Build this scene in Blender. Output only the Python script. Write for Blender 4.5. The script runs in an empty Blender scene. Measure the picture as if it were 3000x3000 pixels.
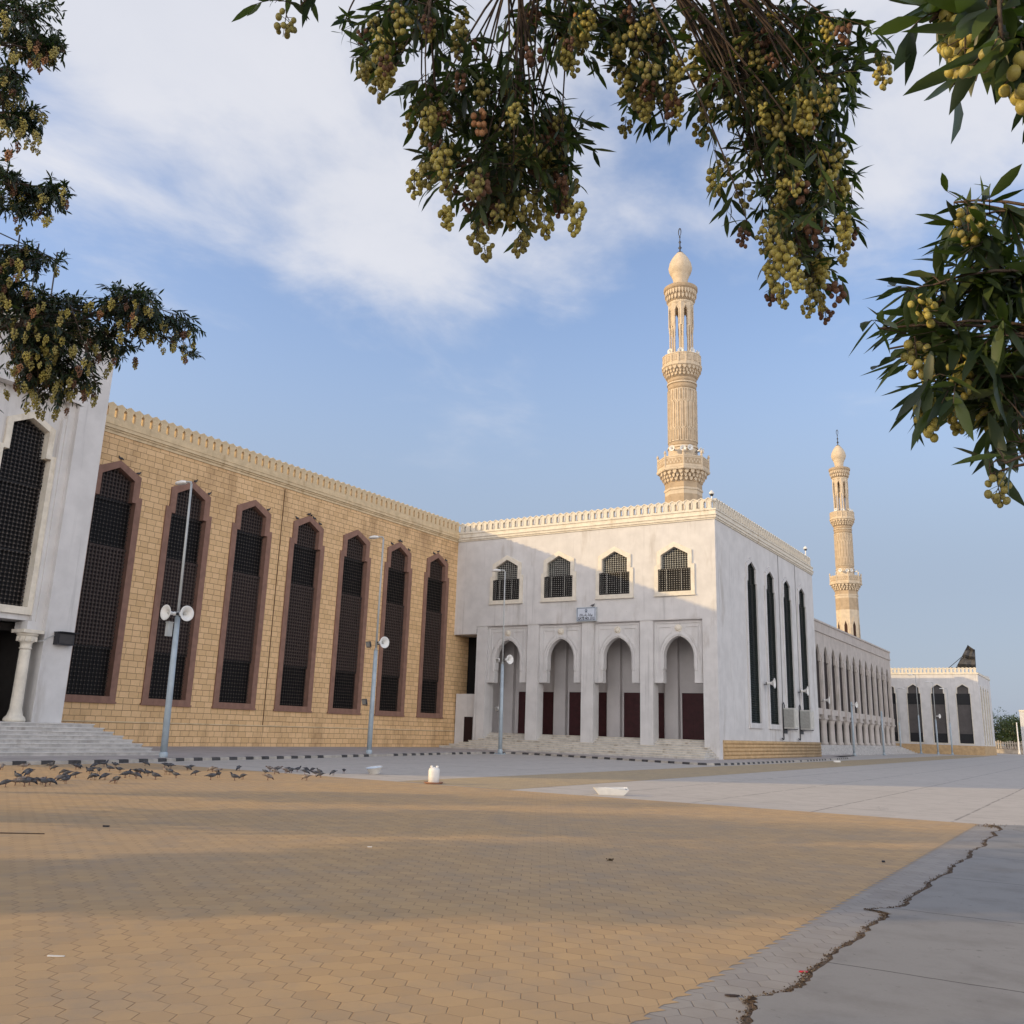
import bpy, bmesh, math, random
from mathutils import Vector, Matrix
from mathutils.geometry import tessellate_polygon
random.seed(11)
R = math.radians
C = bpy.context.scene.collection
scene = bpy.context.scene

# ------------------------------------------------------------------ camera, sky, sun, exposure
YAW, PITCH, ROLL, FPX, PCY, EYE = R(32.2717), R(14.3569), R(1.8744), 2717.68, 1439.70, 1.6
fwd = Vector((-math.sin(YAW)*math.cos(PITCH), math.cos(YAW)*math.cos(PITCH), math.sin(PITCH)))
rt0 = Vector((math.cos(YAW), math.sin(YAW), 0)); up0 = rt0.cross(fwd)
cr = math.cos(ROLL)*rt0 + math.sin(ROLL)*up0
cu = -math.sin(ROLL)*rt0 + math.cos(ROLL)*up0
EYEP = Vector((0, 0, EYE))
cd = bpy.data.cameras.new('camera'); cam = bpy.data.objects.new('camera', cd); C.objects.link(cam)
cam.matrix_world = Matrix(((cr.x, cu.x, -fwd.x, 0), (cr.y, cu.y, -fwd.y, 0), (cr.z, cu.z, -fwd.z, EYE), (0, 0, 0, 1)))
cd.sensor_width = 36; cd.sensor_fit = 'HORIZONTAL'; cd.lens = 36*FPX/3000
cd.shift_y = -(1500-PCY)/3000; cd.clip_start = .05; cd.clip_end = 6000
scene.camera = cam

def ray(px, py):                      # direction through a spot of the 3000 px photograph
    return (fwd + (px-1500)/FPX*cr - (py-PCY)/FPX*cu)
def ground_at(px, py, z=0.0):
    d = ray(px, py); t = (z-EYE)/d.z
    return EYEP + d*t
def spot(px, py, dist):
    return EYEP + ray(px, py).normalized()*dist

SUN_EL, SUN_AZ = R(14.9), R(44)       # light travels towards +X +Y
sdir = Vector((math.cos(SUN_AZ)*math.cos(SUN_EL), math.sin(SUN_AZ)*math.cos(SUN_EL), -math.sin(SUN_EL)))
sl = bpy.data.lights.new('sun', 'SUN'); sl.energy = 2.35; sl.angle = R(.6); sl.color = (1, .72, .34)
so = bpy.data.objects.new('sun', sl); C.objects.link(so)
so.rotation_euler = sdir.to_track_quat('-Z', 'Y').to_euler()

w = bpy.data.worlds.new('World'); scene.world = w; w.use_nodes = True
nt = w.node_tree; nt.nodes.clear()
def N(t, typ, **kw):
    n = t.nodes.new(typ)
    for k, v in kw.items():
        if k in ('operation', 'blend_type', 'data_type', 'noise_dimensions', 'feature', 'sky_type', 'sun_disc', 'interpolation_type', 'clamp', 'use_clamp', 'offset', 'squash', 'offset_frequency', 'wave_type', 'bands_direction'):
            setattr(n, k, v)
        else:
            n.inputs[k].default_value = v
    return n
def L(t, a, b): t.links.new(a, b)
def math_n(t, op, a, b=None, clamp=False):
    n = t.nodes.new('ShaderNodeMath'); n.operation = op; n.use_clamp = clamp
    for i, v in enumerate((a, b)):
        if v is None: continue
        if isinstance(v, (int, float)): n.inputs[i].default_value = v
        else: t.links.new(v, n.inputs[i])
    return n.outputs[0]
def sstep(t, v, lo, hi):
    n = t.nodes.new('ShaderNodeMapRange'); n.interpolation_type = 'SMOOTHSTEP'
    n.inputs['From Min'].default_value = lo; n.inputs['From Max'].default_value = hi
    t.links.new(v, n.inputs['Value']); return n.outputs[0]
def mixc(t, fac, a, b, blend='MIX'):
    n = t.nodes.new('ShaderNodeMix'); n.data_type = 'RGBA'; n.blend_type = blend
    for s, v in ((n.inputs[0], fac), (n.inputs[6], a), (n.inputs[7], b)):
        if isinstance(v, (int, float)): s.default_value = v
        elif isinstance(v, tuple): s.default_value = (*v, 1) if len(v) == 3 else v
        else: t.links.new(v, s)
    return n.outputs[2]

sky = N(nt, 'ShaderNodeTexSky', sky_type='NISHITA', sun_disc=False)
sky.sun_elevation = SUN_EL
sky.sun_rotation = math.atan2(-sdir.x, -sdir.y)
sky.altitude = 50; sky.air_density = 1.15; sky.dust_density = 1.6; sky.ozone_density = 1.6
tc = nt.nodes.new('ShaderNodeTexCoord')
sep = nt.nodes.new('ShaderNodeSeparateXYZ'); L(nt, tc.outputs['Generated'], sep.inputs[0])
zc_ = math_n(nt, 'ADD', math_n(nt, 'MAXIMUM', sep.outputs[2], 0.0), .12)
cxy = nt.nodes.new('ShaderNodeCombineXYZ')
L(nt, math_n(nt, 'DIVIDE', sep.outputs[0], zc_), cxy.inputs[0]); L(nt, math_n(nt, 'DIVIDE', sep.outputs[1], zc_), cxy.inputs[1])
mp = nt.nodes.new('ShaderNodeMapping'); mp.inputs['Rotation'].default_value = (0, 0, R(-28)); mp.inputs['Scale'].default_value = (1.0, .75, 1); mp.inputs['Location'].default_value = (3.1, 1.2, 0)
L(nt, cxy.outputs[0], mp.inputs[0])
n1 = N(nt, 'ShaderNodeTexNoise', Scale=1.35, Detail=8.0, Roughness=.52, Distortion=.25); L(nt, mp.outputs[0], n1.inputs['Vector'])
n2 = N(nt, 'ShaderNodeTexNoise', Scale=3.6, Detail=6.0, Roughness=.6, Distortion=.3); L(nt, mp.outputs[0], n2.inputs['Vector'])
el_b = math_n(nt, 'MULTIPLY', math_n(nt, 'SUBTRACT', sep.outputs[2], .445), 1.05)          # more cloud higher up
lat = math_n(nt, 'ADD', math_n(nt, 'MULTIPLY', sep.outputs[0], -.55), math_n(nt, 'MULTIPLY', sep.outputs[1], -.36))
lat = math_n(nt, 'MULTIPLY', lat, .22)                                                  # and towards the left (the sun's side)
cov = math_n(nt, 'ADD', math_n(nt, 'ADD', n1.outputs[0], el_b), math_n(nt, 'ADD', lat, math_n(nt, 'MULTIPLY', math_n(nt, 'SUBTRACT', n2.outputs[0], .5), .42)))
# added to brighten shaded walls: glowing bank low behind and right, out of view
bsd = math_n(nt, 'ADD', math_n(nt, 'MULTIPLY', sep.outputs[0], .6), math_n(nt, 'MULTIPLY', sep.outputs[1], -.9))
sky_fill = math_n(nt, 'MULTIPLY', sstep(nt, bsd, -.1, 1.0), math_n(nt, 'SUBTRACT', 1.0, sstep(nt, sep.outputs[2], .34, .62)))
cmask = sstep(nt, cov, .43, .70)
cmask = math_n(nt, 'MULTIPLY', cmask, sstep(nt, sep.outputs[2], .20, .46))
cmask = math_n(nt, 'MULTIPLY', cmask, math_n(nt, 'SUBTRACT', 1.0, sstep(nt, sep.outputs[2], .70, .84)))        # the zenith is clear
hz = math_n(nt, 'SUBTRACT', 1.0, sstep(nt, sep.outputs[2], .14, .46))                    # milky air near the horizon
blue = mixc(nt, math_n(nt, 'MULTIPLY', hz, .88), mixc(nt, 1.0, sky.outputs[0], (1.42, 1.32, 1.46), 'MULTIPLY'), (1.85, 2.25, 2.95))
ccol = mixc(nt, n2.outputs[0], (3.75, 3.85, 4.2), (4.7, 4.65, 4.8))
skyc = mixc(nt, math_n(nt, 'MULTIPLY', cmask, .86), blue, ccol)
skyc = mixc(nt, math_n(nt, 'MULTIPLY', sky_fill, math_n(nt, 'ADD', .45, math_n(nt, 'MULTIPLY', n2.outputs[0], .9))), skyc, (14.5, 14.1, 14.0))
bg = nt.nodes.new('ShaderNodeBackground'); bg.inputs[1].default_value = .15
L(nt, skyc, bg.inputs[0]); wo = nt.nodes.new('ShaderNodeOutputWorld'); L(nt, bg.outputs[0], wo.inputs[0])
scene.view_settings.view_transform = 'Standard'; scene.view_settings.look = 'None'
scene.view_settings.exposure = 0.35; scene.view_settings.gamma = 1

# ------------------------------------------------------------------ materials
def mat(name, col, rough=.8, var=.12, scale=3.0, bump=.0, bscale=40.0, spec=.3, stain=None, metal=0.0, streak=0.0):
    """plain procedural surface: colour varied by two noises, optional stains, optional bump"""
    m = bpy.data.materials.new(name); m.use_nodes = True; t = m.node_tree
    b = t.nodes['Principled BSDF']; b.inputs['Roughness'].default_value = rough
    b.inputs['Specular IOR Level'].default_value = spec; b.inputs['Metallic'].default_value = metal
    co = t.nodes.new('ShaderNodeTexCoord')
    a = N(t, 'ShaderNodeTexNoise', Scale=scale, Detail=7.0, Roughness=.6); L(t, co.outputs['Object'], a.inputs['Vector'])
    f = sstep(t, a.outputs[0], .3, .7)
    lo = tuple(c*(1-var) for c in col); hi = tuple(min(1, c*(1+var)) for c in col)
    c = mixc(t, f, lo, hi)
    if stain:
        scol, sc, lo_, amt = stain
        mp = t.nodes.new('ShaderNodeMapping'); mp.inputs['Scale'].default_value = (1, 1, .22); L(t, co.outputs['Object'], mp.inputs[0])
        s = N(t, 'ShaderNodeTexNoise', Scale=sc, Detail=9.0, Roughness=.65); L(t, mp.outputs[0], s.inputs['Vector'])
        c = mixc(t, math_n(t, 'MULTIPLY', sstep(t, s.outputs[0], lo_, lo_+.16), amt), c, scol)
    if streak:                                   # thin rain streaks and small chips
        mp = t.nodes.new('ShaderNodeMapping'); mp.inputs['Scale'].default_value = (2.6, 2.6, .10); L(t, co.outputs['Object'], mp.inputs[0])
        s = N(t, 'ShaderNodeTexNoise', Scale=1.3, Detail=6.0, Roughness=.6); L(t, mp.outputs[0], s.inputs['Vector'])
        c = mixc(t, math_n(t, 'MULTIPLY', sstep(t, s.outputs[0], .56, .74), streak), c, tuple(x*.55 for x in col))
        s = N(t, 'ShaderNodeTexNoise', Scale=5.5, Detail=5.0, Roughness=.6); L(t, co.outputs['Object'], s.inputs['Vector'])
        c = mixc(t, math_n(t, 'MULTIPLY', sstep(t, s.outputs[0], .70, .74), streak), c, tuple(x*.62 for x in col))
    L(t, c, b.inputs['Base Color'])
    if bump:
        bn = N(t, 'ShaderNodeTexNoise', Scale=bscale, Detail=4.0); L(t, co.outputs['Object'], bn.inputs['Vector'])
        bp = t.nodes.new('ShaderNodeBump'); bp.inputs['Strength'].default_value = bump; bp.inputs['Distance'].default_value = .02
        L(t, bn.outputs[0], bp.inputs['Height']); L(t, bp.outputs[0], b.inputs['Normal'])
    return m

def block_mat(name, c1, c2, mortar, bw, bh, axis, msize=.014, stain=(.2, .11, .05)):
    m = bpy.data.materials.new(name); m.use_nodes = True; t = m.node_tree
    b = t.nodes['Principled BSDF']; b.inputs['Roughness'].default_value = .85; b.inputs['Specular IOR Level'].default_value = .2
    co = t.nodes.new('ShaderNodeTexCoord'); s = t.nodes.new('ShaderNodeSeparateXYZ'); L(t, co.outputs['Object'], s.inputs[0])
    wob = N(t, 'ShaderNodeTexNoise', Scale=3.0, Detail=3.0); L(t, co.outputs['Object'], wob.inputs['Vector'])
    wv = math_n(t, 'MULTIPLY', math_n(t, 'SUBTRACT', wob.outputs[0], .5), .05)
    cb = t.nodes.new('ShaderNodeCombineXYZ')
    L(t, math_n(t, 'ADD', s.outputs[axis], wv), cb.inputs[0]); L(t, math_n(t, 'ADD', s.outputs[2], math_n(t, 'MULTIPLY', wv, .6)), cb.inputs[1])
    br = t.nodes.new('ShaderNodeTexBrick'); br.offset = .5; br.squash = .82; br.squash_frequency = 3
    L(t, cb.outputs[0], br.inputs['Vector'])
    br.inputs['Color1'].default_value = (*c1, 1); br.inputs['Color2'].default_value = (*c2, 1); br.inputs['Mortar'].default_value = (*mortar, 1)
    br.inputs['Scale'].default_value = 1; br.inputs['Mortar Size'].default_value = msize; br.inputs['Mortar Smooth'].default_value = .35
    br.inputs['Bias'].default_value = -.25; br.inputs['Brick Width'].default_value = bw; br.inputs['Row Height'].default_value = bh
    fine = N(t, 'ShaderNodeTexNoise', Scale=9.0, Detail=8.0, Roughness=.7); L(t, co.outputs['Object'], fine.inputs['Vector'])
    c = mixc(t, .35, br.outputs['Color'], mixc(t, fine.outputs[0], (.55, .5, .45), (1.45, 1.45, 1.4)), 'MULTIPLY')
    mp = t.nodes.new('ShaderNodeMapping'); mp.inputs['Scale'].default_value = (1, 1, .3); L(t, co.outputs['Object'], mp.inputs[0])
    sn = N(t, 'ShaderNodeTexNoise', Scale=.55, Detail=8.0, Roughness=.65); L(t, mp.outputs[0], sn.inputs['Vector'])
    wash = math_n(t, 'ADD', sstep(t, s.outputs[2], 12.5, 16.0), math_n(t, 'SUBTRACT', 1.0, sstep(t, s.outputs[2], .3, 3.0)))   # rain-washed top courses, splashed foot
    c = mixc(t, math_n(t, 'MULTIPLY', sstep(t, sn.outputs[0], .44, .66), math_n(t, 'MULTIPLY', math_n(t, 'ADD', wash, .15), .42)), c, stain)
    L(t, c, b.inputs['Base Color'])
    bp = t.nodes.new('ShaderNodeBump'); bp.inputs['Strength'].default_value = .7; bp.inputs['Distance'].default_value = .03
    h = math_n(t, 'ADD', math_n(t, 'MULTIPLY', br.outputs['Fac'], -1.0), math_n(t, 'MULTIPLY', fine.outputs[0], .7))
    L(t, h, bp.inputs['Height']); L(t, bp.outputs[0], b.inputs['Normal'])
    return m

STUCCO = mat('white_stucco', (.60, .578, .56), .9, .07, .9, .25, 30, .2, ((.38, .34, .30), .8, .55, .6), streak=.5)
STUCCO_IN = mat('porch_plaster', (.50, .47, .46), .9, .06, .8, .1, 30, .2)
CREAM = mat('cream_trim', (.68, .62, .52), .85, .1, 2.5, .25, 25, .2, ((.40, .30, .18), 1.6, .55, .5))
SANDTRIM = mat('sand_trim', (.62, .48, .30), .85, .12, 2.0, .3, 20, .2, ((.34, .21, .1), 1.1, .52, .55))
SANDBLOCK = block_mat('sandstone_blocks', (.74, .50, .275), (.61, .40, .205), (.32, .20, .105), .58, .315, 1)
PLINTH = mat('sand_plinth', (.48, .33, .18), .85, .14, 2.2, .35, 18, .2, ((.25, .13, .05), 1.0, .56, .5))
BROWN = mat('brown_frame', (.24, .135, .10), .75, .12, 2.5, .15, 30, .25, ((.34, .2, .14), 1.5, .57, .5))
DARKGLASS = mat('dark_backing', (.006, .005, .005), .5, .2, 2)
LAT_A = mat('lattice_brown', (.045, .030, .026), .6, .25, 6)
LAT_B = mat('lattice_black', (.012, .010, .010), .55, .3, 6)
LAT_G = mat('lattice_green_grey', (.15, .15, .135), .6, .25, 5)
KNOB = mat('lattice_knob', (.085, .068, .055), .5, .25, 8)
KNOB_L = mat('lattice_knob_pale', (.34, .33, .30), .5, .25, 8)
LOUVER = mat('louvre_green_black', (.020, .026, .022), .5, .3, 3)
DOOR = mat('maroon_door', (.040, .009, .011), .55, .2, 2.5, .1, 20)
MARBLE = mat('marble_steps', (.52, .49, .45), .55, .16, 2.2, .1, 20, .35, ((.22, .17, .11), 1.3, .52, .65))
GREYMARBLE = mat('grey_marble_steps', (.46, .43, .40), .55, .2, 2.6, .1, 20, .35, ((.2, .17, .14), 1.2, .54, .6))
MIN = mat('minaret_stone', (.60, .49, .355), .85, .1, 1.6, .35, 10, .2, ((.40, .27, .15), .9, .56, .45))
MIN_D = mat('minaret_band', (.43, .325, .215), .85, .12, 1.6, .35, 14, .2)
METAL_D = mat('dark_metal', (.055, .055, .06), .5, .2, 4, metal=.4)
POLE = mat('pole_blue_grey', (.36, .42, .46), .5, .1, 3, .05, 20, .4, ((.2, .14, .1), 2.2, .62, .5))
POLE_G = mat('pole_grey', (.40, .41, .40), .45, .08, 3, 0, 20, .4)
WHITE = mat('white_plastic', (.74, .72, .68), .45, .06, 6, 0, 20, .4)
BLACK = mat('black_plastic', (.025, .025, .03), .5, .2, 6)
GREYM = mat('ac_grey', (.50, .49, .46), .55, .08, 5)
GRILLE = mat('ac_grille', (.33, .33, .31), .55, .1, 9)
KERB_P = mat('kerb_pale', (.40, .36, .31), .85, .15, 3, .2, 20)
KERB_B = mat('kerb_black', (.058, .054, .053), .7, .3, 5, .1, 20)
PAVE = mat('grey_pavement', (.43, .375, .335), .9, .12, 1.1, .2, 30, .2, ((.24, .2, .16), .7, .55, .5))
TENT = mat('torn_shade_cloth', (.075, .072, .072), .85, .3, 1.6, .2, 9)

def leaf_mat(name, col, col2):
    m = bpy.data.materials.new(name); m.use_nodes = True; t = m.node_tree
    b = t.nodes['Principled BSDF']; b.inputs['Roughness'].default_value = .42
    g = t.nodes.new('ShaderNodeNewGeometry')
    c = mixc(t, g.outputs['Random Per Island'], col, col2); L(t, c, b.inputs['Base Color'])
    tr = t.nodes.new('ShaderNodeBsdfTranslucent'); L(t, mixc(t, 1.0, c, (1.6, 2.0, .6), 'MULTIPLY'), tr.inputs[0])
    mx = t.nodes.new('ShaderNodeMixShader'); mx.inputs[0].default_value = .28
    L(t, b.outputs[0], mx.inputs[1]); L(t, tr.outputs[0], mx.inputs[2]); L(t, mx.outputs[0], t.nodes['Material Output'].inputs[0])
    return m
LEAF = leaf_mat('leaf_dark', (.013, .026, .013), (.075, .105, .032))
LEAF_FAR = leaf_mat('leaf_far', (.012, .022, .014), (.034, .052, .026))
BARK = mat('bark', (.085, .06, .045), .9, .25, 12, .5, 40)
FRUIT_Y = mat('fruit_yellow_green', (.37, .31, .075), .45, .28, 14, .05, 60, .35)
FRUIT_G = mat('fruit_olive', (.27, .23, .065), .45, .25, 14, .05, 60, .35)
FRUIT_O = mat('fruit_orange', (.33, .16, .07), .5, .28, 14, .05, 60, .35)
FRUIT_B = mat('fruit_brown', (.14, .07, .04), .6, .3, 14, .05, 60, .3)

# ------------------------------------------------------------------ mesh builder
class MB:
    def __init__(s): s.v = []; s.f = []; s.m = []; s.sm = []
    def face(s, pts, mi=0, smooth=False):
        b = len(s.v); s.v += [tuple(p) for p in pts]; s.f.append(tuple(range(b, b+len(pts)))); s.m.append(mi); s.sm.append(smooth)
    def grid(s, rings, mi=0, smooth=True, close=True, caps=True):
        """rings: lists of equal length"""
        b = len(s.v); n = len(rings[0])
        for r in rings: s.v += [tuple(p) for p in r]
        for i in range(len(rings)-1):
            for j in range(n if close else n-1):
                k = (j+1) % n
                s.f.append((b+i*n+j, b+i*n+k, b+(i+1)*n+k, b+(i+1)*n+j)); s.m.append(mi); s.sm.append(smooth)
        if caps and close:
            s.f.append(tuple(b+j for j in reversed(range(n)))); s.m.append(mi); s.sm.append(False)
            s.f.append(tuple(b+(len(rings)-1)*n+j for j in range(n))); s.m.append(mi); s.sm.append(False)
        return s
    def box(s, x0, x1, y0, y1, z0, z1, mi=0):
        p = [(x0,y0,z0),(x1,y0,z0),(x1,y1,z0),(x0,y1,z0),(x0,y0,z1),(x1,y0,z1),(x1,y1,z1),(x0,y1,z1)]
        b = len(s.v); s.v += p
        for q in ((3,2,1,0),(4,5,6,7),(0,1,5,4),(1,2,6,5),(2,3,7,6),(3,0,4,7)):
            s.f.append(tuple(b+i for i in q)); s.m.append(mi); s.sm.append(False)
        return s
    def mbox(s, M, u0, u1, v0, v1, d0, d1, mi=0):
        p = [M(u0,v0,d0),M(u1,v0,d0),M(u1,v1,d0),M(u0,v1,d0),M(u0,v0,d1),M(u1,v0,d1),M(u1,v1,d1),M(u0,v1,d1)]
        b = len(s.v); s.v += [tuple(q) for q in p]
        for q in ((3,2,1,0),(4,5,6,7),(0,1,5,4),(1,2,6,5),(2,3,7,6),(3,0,4,7)):
            s.f.append(tuple(b+i for i in q)); s.m.append(mi); s.sm.append(False)
        return s
    def tube(s, pts, rad, n=6, mi=0, smooth=True):
        pts = [Vector(p) for p in pts]
        if isinstance(rad, (int, float)): rad = [rad]*len(pts)
        rings = []
        for i, p in enumerate(pts):
            d = (pts[min(i+1, len(pts)-1)] - pts[max(i-1, 0)])
            d = d.normalized() if d.length > 1e-9 else Vector((0,0,1))
            a = d.orthogonal().normalized() if i == 0 else (a0 - d*a0.dot(d)).normalized()
            a0 = a; c = d.cross(a)
            rings.append([p + (a*math.cos(2*math.pi*k/n) + c*math.sin(2*math.pi*k/n))*rad[i] for k in range(n)])
        return s.grid(rings, mi, smooth)
    def lathe(s, prof, n=16, c=(0,0), rot=0.0, mi=0, smooth=True, caps=True):
        rings = [[(c[0]+r*math.cos(rot+2*math.pi*k/n), c[1]+r*math.sin(rot+2*math.pi*k/n), z) for k in range(n)] for r, z in prof]
        return s.grid(rings, mi, smooth, True, caps)
    def prism(s, M, poly, d0, d1, mi=0, sides=True, back=True):
        tris = tessellate_polygon([[Vector((u, v, 0)) for u, v in poly]])
        for t in tris:
            s.face([M(*poly[i], d1) for i in t], mi)
            if back: s.face([M(*poly[i], d0) for i in reversed(t)], mi)
        if sides:
            for i in range(len(poly)):
                a, b = poly[i], poly[(i+1) % len(poly)]
                s.face([M(*a, d0), M(*b, d0), M(*b, d1), M(*a, d1)], mi)
        return s
    def wall(s, M, outer, holes, depth, mi=0, jamb_mi=None):
        loops = [[Vector((u, v, 0)) for u, v in outer]] + [[Vector((u, v, 0)) for u, v in h] for h in holes]
        flat = [p for l in [outer]+list(holes) for p in l]
        for t in tessellate_polygon(loops): s.face([M(*flat[i], 0) for i in t], mi)
        for h in holes:
            for i in range(len(h)):
                a, b = h[i], h[(i+1) % len(h)]
                s.face([M(*a, 0), M(*b, 0), M(*b, -depth), M(*a, -depth)], mi if jamb_mi is None else jamb_mi)
        return s
    def ring(s, M, inner, outer, d0, d1, mi=0, closed=True):
        n = len(inner)
        for i in range(n if closed else n-1):
            j = (i+1) % n
            s.face([M(*inner[i], d1), M(*outer[i], d1), M(*outer[j], d1), M(*inner[j], d1)], mi)
            s.face([M(*outer[i], d0), M(*outer[j], d0), M(*outer[j], d1), M(*outer[i], d1)], mi)
            s.face([M(*inner[i], d0), M(*inner[j], d0), M(*inner[j], d1), M(*inner[i], d1)], mi)
        if not closed:
            for i in (0, n-1): s.face([M(*inner[i], d0), M(*outer[i], d0), M(*outer[i], d1), M(*inner[i], d1)], mi)
        return s
    def mesh(s, name, mats, off=(0,0,0)):
        me = bpy.data.meshes.new(name)
        me.from_pydata([(x-off[0], y-off[1], z-off[2]) for x, y, z in s.v], [], s.f)
        me.polygons.foreach_set('material_index', s.m); me.polygons.foreach_set('use_smooth', s.sm)
        for m in mats: me.materials.append(m)
        bm = bmesh.new(); bm.from_mesh(me); bmesh.ops.recalc_face_normals(bm, faces=bm.faces[:]); bm.to_mesh(me); bm.free()
        me.update(); return me

ROOT = {}
def tag(o, label=None, cat=None, group=None, kind=None):
    for k, v in (('label', label), ('category', cat), ('group', group), ('kind', kind)):
        if v: o[k] = v
    return o
def thing(name, label, cat, loc=(0,0,0), rotz=0.0, group=None):
    o = bpy.data.objects.new(name, None); C.objects.link(o); o.location = loc; o.rotation_euler = (0, 0, rotz)
    o.empty_display_size = .3; ROOT[o] = Vector(loc); return tag(o, label, cat, group)
def part(name, mb, mats, parent=None, local=False, label=None):
    """mesh object; vertices are given in world space unless local"""
    if not isinstance(mats, (list, tuple)): mats = [mats]
    off = (0,0,0) if (local or parent is None) else ROOT[parent]
    o = bpy.data.objects.new(name, mb.mesh(name, mats, off)); C.objects.link(o)
    if parent is not None: o.parent = parent; ROOT[o] = ROOT[parent]
    if label: o['label'] = label
    return o
def inst(name, me, parent, loc, rot=(0,0,0), sc=1.0):
    o = bpy.data.objects.new(name, me); C.objects.link(o); o.parent = parent
    o.location = Vector(loc) - ROOT[parent]; o.rotation_euler = rot; o.scale = (sc,)*3; ROOT[o] = ROOT[parent]; return o
def structure(name, mb, mats): 
    o = part(name, mb, mats); o['kind'] = 'structure'; return o
def copy_tree(o, parent=None):
    c = o.copy(); C.objects.link(c)
    if parent is not None: c.parent = parent
    for ch in list(o.children): copy_tree(ch, c)
    return c
# ------------------------------------------------------------------ ground
XS, YW, XC = -42.73, 59.85, -21.3            # planes: sandstone wall, gate front, gate side
KERB = [(-29.2,4.0),(-29.3,12.0),(-29.35,17.5),(-29.6,21.5),(-30.35,25.0),(-31.1,31.5),(-31.9,37.0),(-32.8,42.5),(-33.75,48.5),(-34.1,52.2),(-33.6,54.3),(-32.2,54.35),(-28.0,53.3),(-24.5,52.3),(-20.6,51.0),(-19.1,50.7),(-18.5,51.6),(-18.4,54.0),(-18.5,61.0),(-18.6,70.0),(-19.0,80.0),(-19.5,88.0)]

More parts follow.
